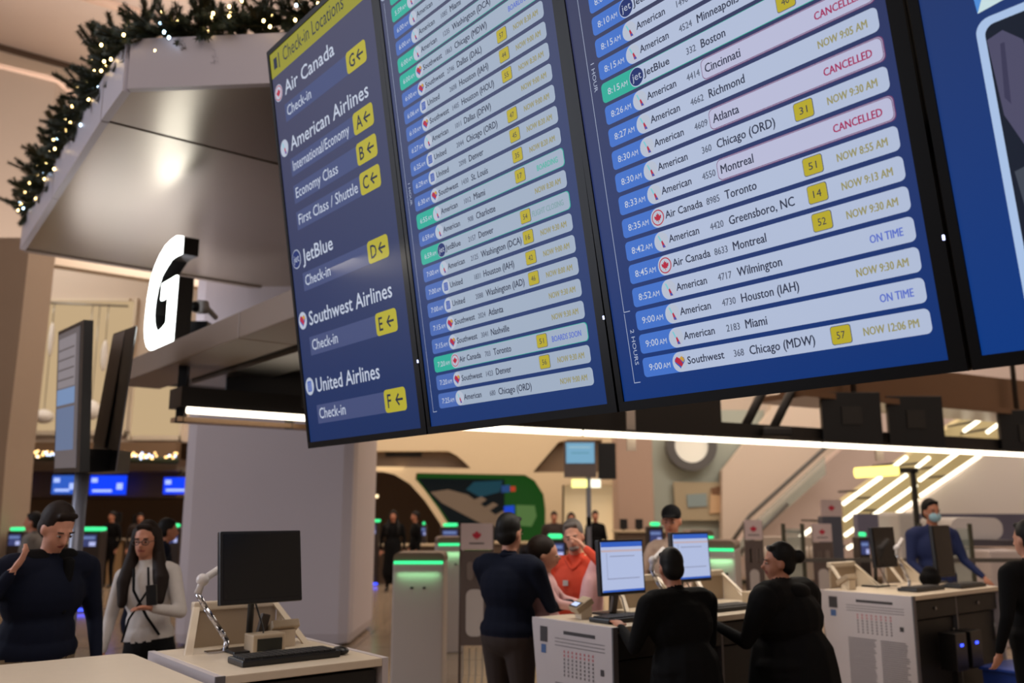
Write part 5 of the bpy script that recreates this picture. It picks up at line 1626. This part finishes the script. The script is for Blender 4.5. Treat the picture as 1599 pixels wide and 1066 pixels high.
# blue desk screens and soffit lamps far left
for i, (x0, x1, y0, y1, mm) in enumerate(((-30, 8, 742, 766, 'b'), (81, 122, 742, 771, 'p'), (140, 196, 742, 772, 'b'), (255, 310, 745, 771, 'b'), (540, 582, 751, 775, 'b'))):
    yy = Ym + .3 if i < 4 else 25.1
    t = thing('desk_screen', ['blue desk screen at the left edge of the far hall', 'paler blue desk screen behind the pole', 'bright blue desk screen right of the pole', 'blue desk screen cut by the column', 'small blue desk screen right of the column'][i], 'screen')
    m_ = MB(); pbox(m_, x0, y0, x1, y1, yy, .08, em('desk_blue' if mm == 'b' else 'desk_blue_pale', (16, 60, 235) if mm == 'b' else (44, 84, 176), 1.3), .01); m_.build('panel', t)
    m_ = MB(); pbox(m_, x0 + 3, y0 + 4, x0 + 12, y0 + 11, yy - .02, .019, em('desk_white', (170, 190, 250), 1.2)); pbox(m_, x0 + 4, y1 - 8, (x0 + x1) / 2 + 6, y1 - 4, yy - .02, .019, em('desk_white', (170, 190, 250), 1.2)); pbox(m_, x1 - 14, y0 + 12, x1 - 5, y0 + 22, yy - .02, .019, em('desk_white', (170, 190, 250), 1.2)); m_.build('icons', t, kind='stuff')
    m_ = MB(); pbox(m_, (x0 + x1) / 2 - 2, y0 - (12 if i < 4 else 13), (x0 + x1) / 2 + 2, y0 - .5, yy + .02, .05, DARK); m_.build('bracket', t)
for i, (x0, x1) in enumerate(((10, 78), (126, 138), (196, 252), (560, 590))):
    m_ = MB(); pbox(m_, x0, 768 if i < 3 else 772, x1, 773 if i < 3 else 777, Ym + 1.6 if i < 3 else 25.2, .1, em('soffit_lamp', (255, 226, 175), 2.2))
    if i == 3:
        pbox(m_, 586, 737, 587, 772, 25.22, .05, DARK)
    tag(m_.build('soffit_lamp'), ['long soffit lamp at the far left hall', 'short soffit lamp just right of the pole', 'soffit lamp between two blue desk screens', 'soffit lamp right of the column above the dark people'][i], 'lamp')
# far desks
for i, (x0, x1, y0, mm, lb) in enumerate(((150, 192, 842, 'c', 'pale tan far desk right of the pole'), (194, 240, 842, 'd', 'brown far desk left of the column'), (20, 110, 846, 'd', 'brown far desk behind the man at far left'), (590, 690, 850, 'd', 'dark far desk under the arch'), (770, 880, 846, 'd', 'far desk below the green poster'), (965, 1045, 828, 'd', 'far desk before the pinkish pier'))):
    yy = 22.0 if i < 5 else 20.0
    t = thing('far_desk', lb, 'desk')
    z_t = at((x0 + x1) / 2, y0, yy).z; xa_ = at(x0, 850, yy).x; xb_ = at(x1, 850, yy).x
    m_ = MB(); m_.box((xa_, yy, 0), (xb_, yy + .7, z_t - .04), mat('far_desk_tan', (176, 146, 108), .5) if mm == 'c' else BROWN); m_.build('body', t)
    m_ = MB(); m_.box((xa_ - .05, yy - .06, z_t - .039), (xb_ + .05, yy + .7, z_t), mat('far_desk_top', (190, 170, 140), .4)); m_.build('worktop', t)
for i, (px, py_, w_) in enumerate(((182, 808, 14), (212, 812, 12), (30, 812, 16), (100, 812, 14), (974, 818, 12), (998, 818, 12))):
    t = thing('small_monitor', ['small dark monitor on the pale far desk', 'small dark monitor on the brown far desk left of the column', 'small dark monitor at the far left edge', 'small dark monitor behind the pole', 'small dark monitor left of two before the pinkish pier', 'small dark monitor right of two before the pinkish pier'][i], 'monitor')
    ys_ = 22.2 if px < 900 else 20.3
    m_ = MB(); pbox(m_, px - w_ / 2, py_ - 8, px + w_ / 2, py_ + 8, ys_, .05, BLACK, .01); m_.build('panel', t)
    c_ = at(px, py_, ys_); m_ = MB(); m_.box((c_.x - .03, ys_ + .06, 1.2 if px > 900 else 1.0), (c_.x + .03, ys_ + .11, c_.z), BLACK); m_.build('stand', t)

# baggage scanners and glass at the right
bs = thing('baggage_scanner', 'rounded white baggage scanner beyond the right counters', 'scanner')
m_ = MB(); Ys = 12.5
def pr(x0, y0, x1, y1): return (at(x0, (y0 + y1) / 2, Ys).x, at(x1, (y0 + y1) / 2, Ys).x, at((x0 + x1) / 2, y1, Ys).z, at((x0 + x1) / 2, y0, Ys).z)
a_, b_, c_, d_ = pr(1485, 808, 1566, 842)
m_.prism(rrect(a_, c_, b_, d_, .13, 6), 'y', Ys, Ys + 1.0, WHITE); m_.build('upper_hood', bs)
m_ = MB(); a_, b_, c_, d_ = pr(1500, 843, 1580, 852); m_.box((a_, Ys - .1, c_), (b_, Ys + 1.2, d_), mat('conveyor_dark', (70, 66, 74), .5)); m_.build('conveyor', bs)
m_ = MB(); a_, b_, c_, d_ = pr(1512, 856, 1562, 930); m_.box((a_, Ys - .6, 0), (b_, Ys + .4, d_), mat('machine_pale', (196, 184, 182), .45), bev=.03); m_.build('cabinet', bs)
m_ = MB(); a_, b_, c_, d_ = pr(1420, 812, 1432, 850); pbox(m_, 1405, 800, 1434, 848, 13.5, .8, WHITE, .05)
o = m_.build('white_machine'); tag(o, 'white curved machine left of the person in blue', 'machine')
me_ = o.data
for v in me_.vertices:
    if v.co.z < at(1420, 846, 13.5).z + .1:
        v.co.z = 0
band = MB(); pbox(band, 1340, 802, 1700, 852, 15.5, .2, mat('band_slate', (104, 102, 124), .5)); band.build('wall_band', kind='structure')
gp_ = thing('glass_partition', 'glass barrier with slim dark posts at the foot of the stairs', 'partition')
for px in (1225, 1255, 1440, 1518):
    p_ = at(px, 850, 11.2); m_ = MB(); m_.box((p_.x - .02, 11.2, 0), (p_.x + .02, 11.24, 1.56), mat('post_olive', (70, 70, 56), .4)); m_.build('post', gp_)
for a_, b_ in ((1225, 1255), (1440, 1518)):
    A_ = at(a_, 850, 11.2).x; B_ = at(b_, 850, 11.2).x
    m_ = MB(); m_.box((A_ + .03, 11.21, .1), (B_ - .03, 11.225, 1.5), gl); m_.build('glass_pane', gp_)
p0_ = at(1225, 870, 11.2).x; p1_ = at(1600, 870, 11.2).x
m_ = MB(); m_.box((p0_, 11.17, 1.10), (p1_, 11.20, 1.15), mat('rail_metal', (86, 82, 78), .4)); m_.build('handrail', gp_)
ws = thing('shelf_wall', 'pale shelving unit with bottles below the stair wall', 'shelf')
m_ = MB(); pbox(m_, 1190, 838, 1300, 905, 15, .4, mat('shelf_cream', (190, 176, 164), .5)); m_.build('unit', ws)
for i in range(14):
    m_ = MB(); c_ = at(1196 + i * 7.2, 862, 14.9); m_.ell(c_, (.03, .03, .10), mat('bottle_pale', (226, 214, 200), .3), 8, 6); m_.build('bottle', ws)
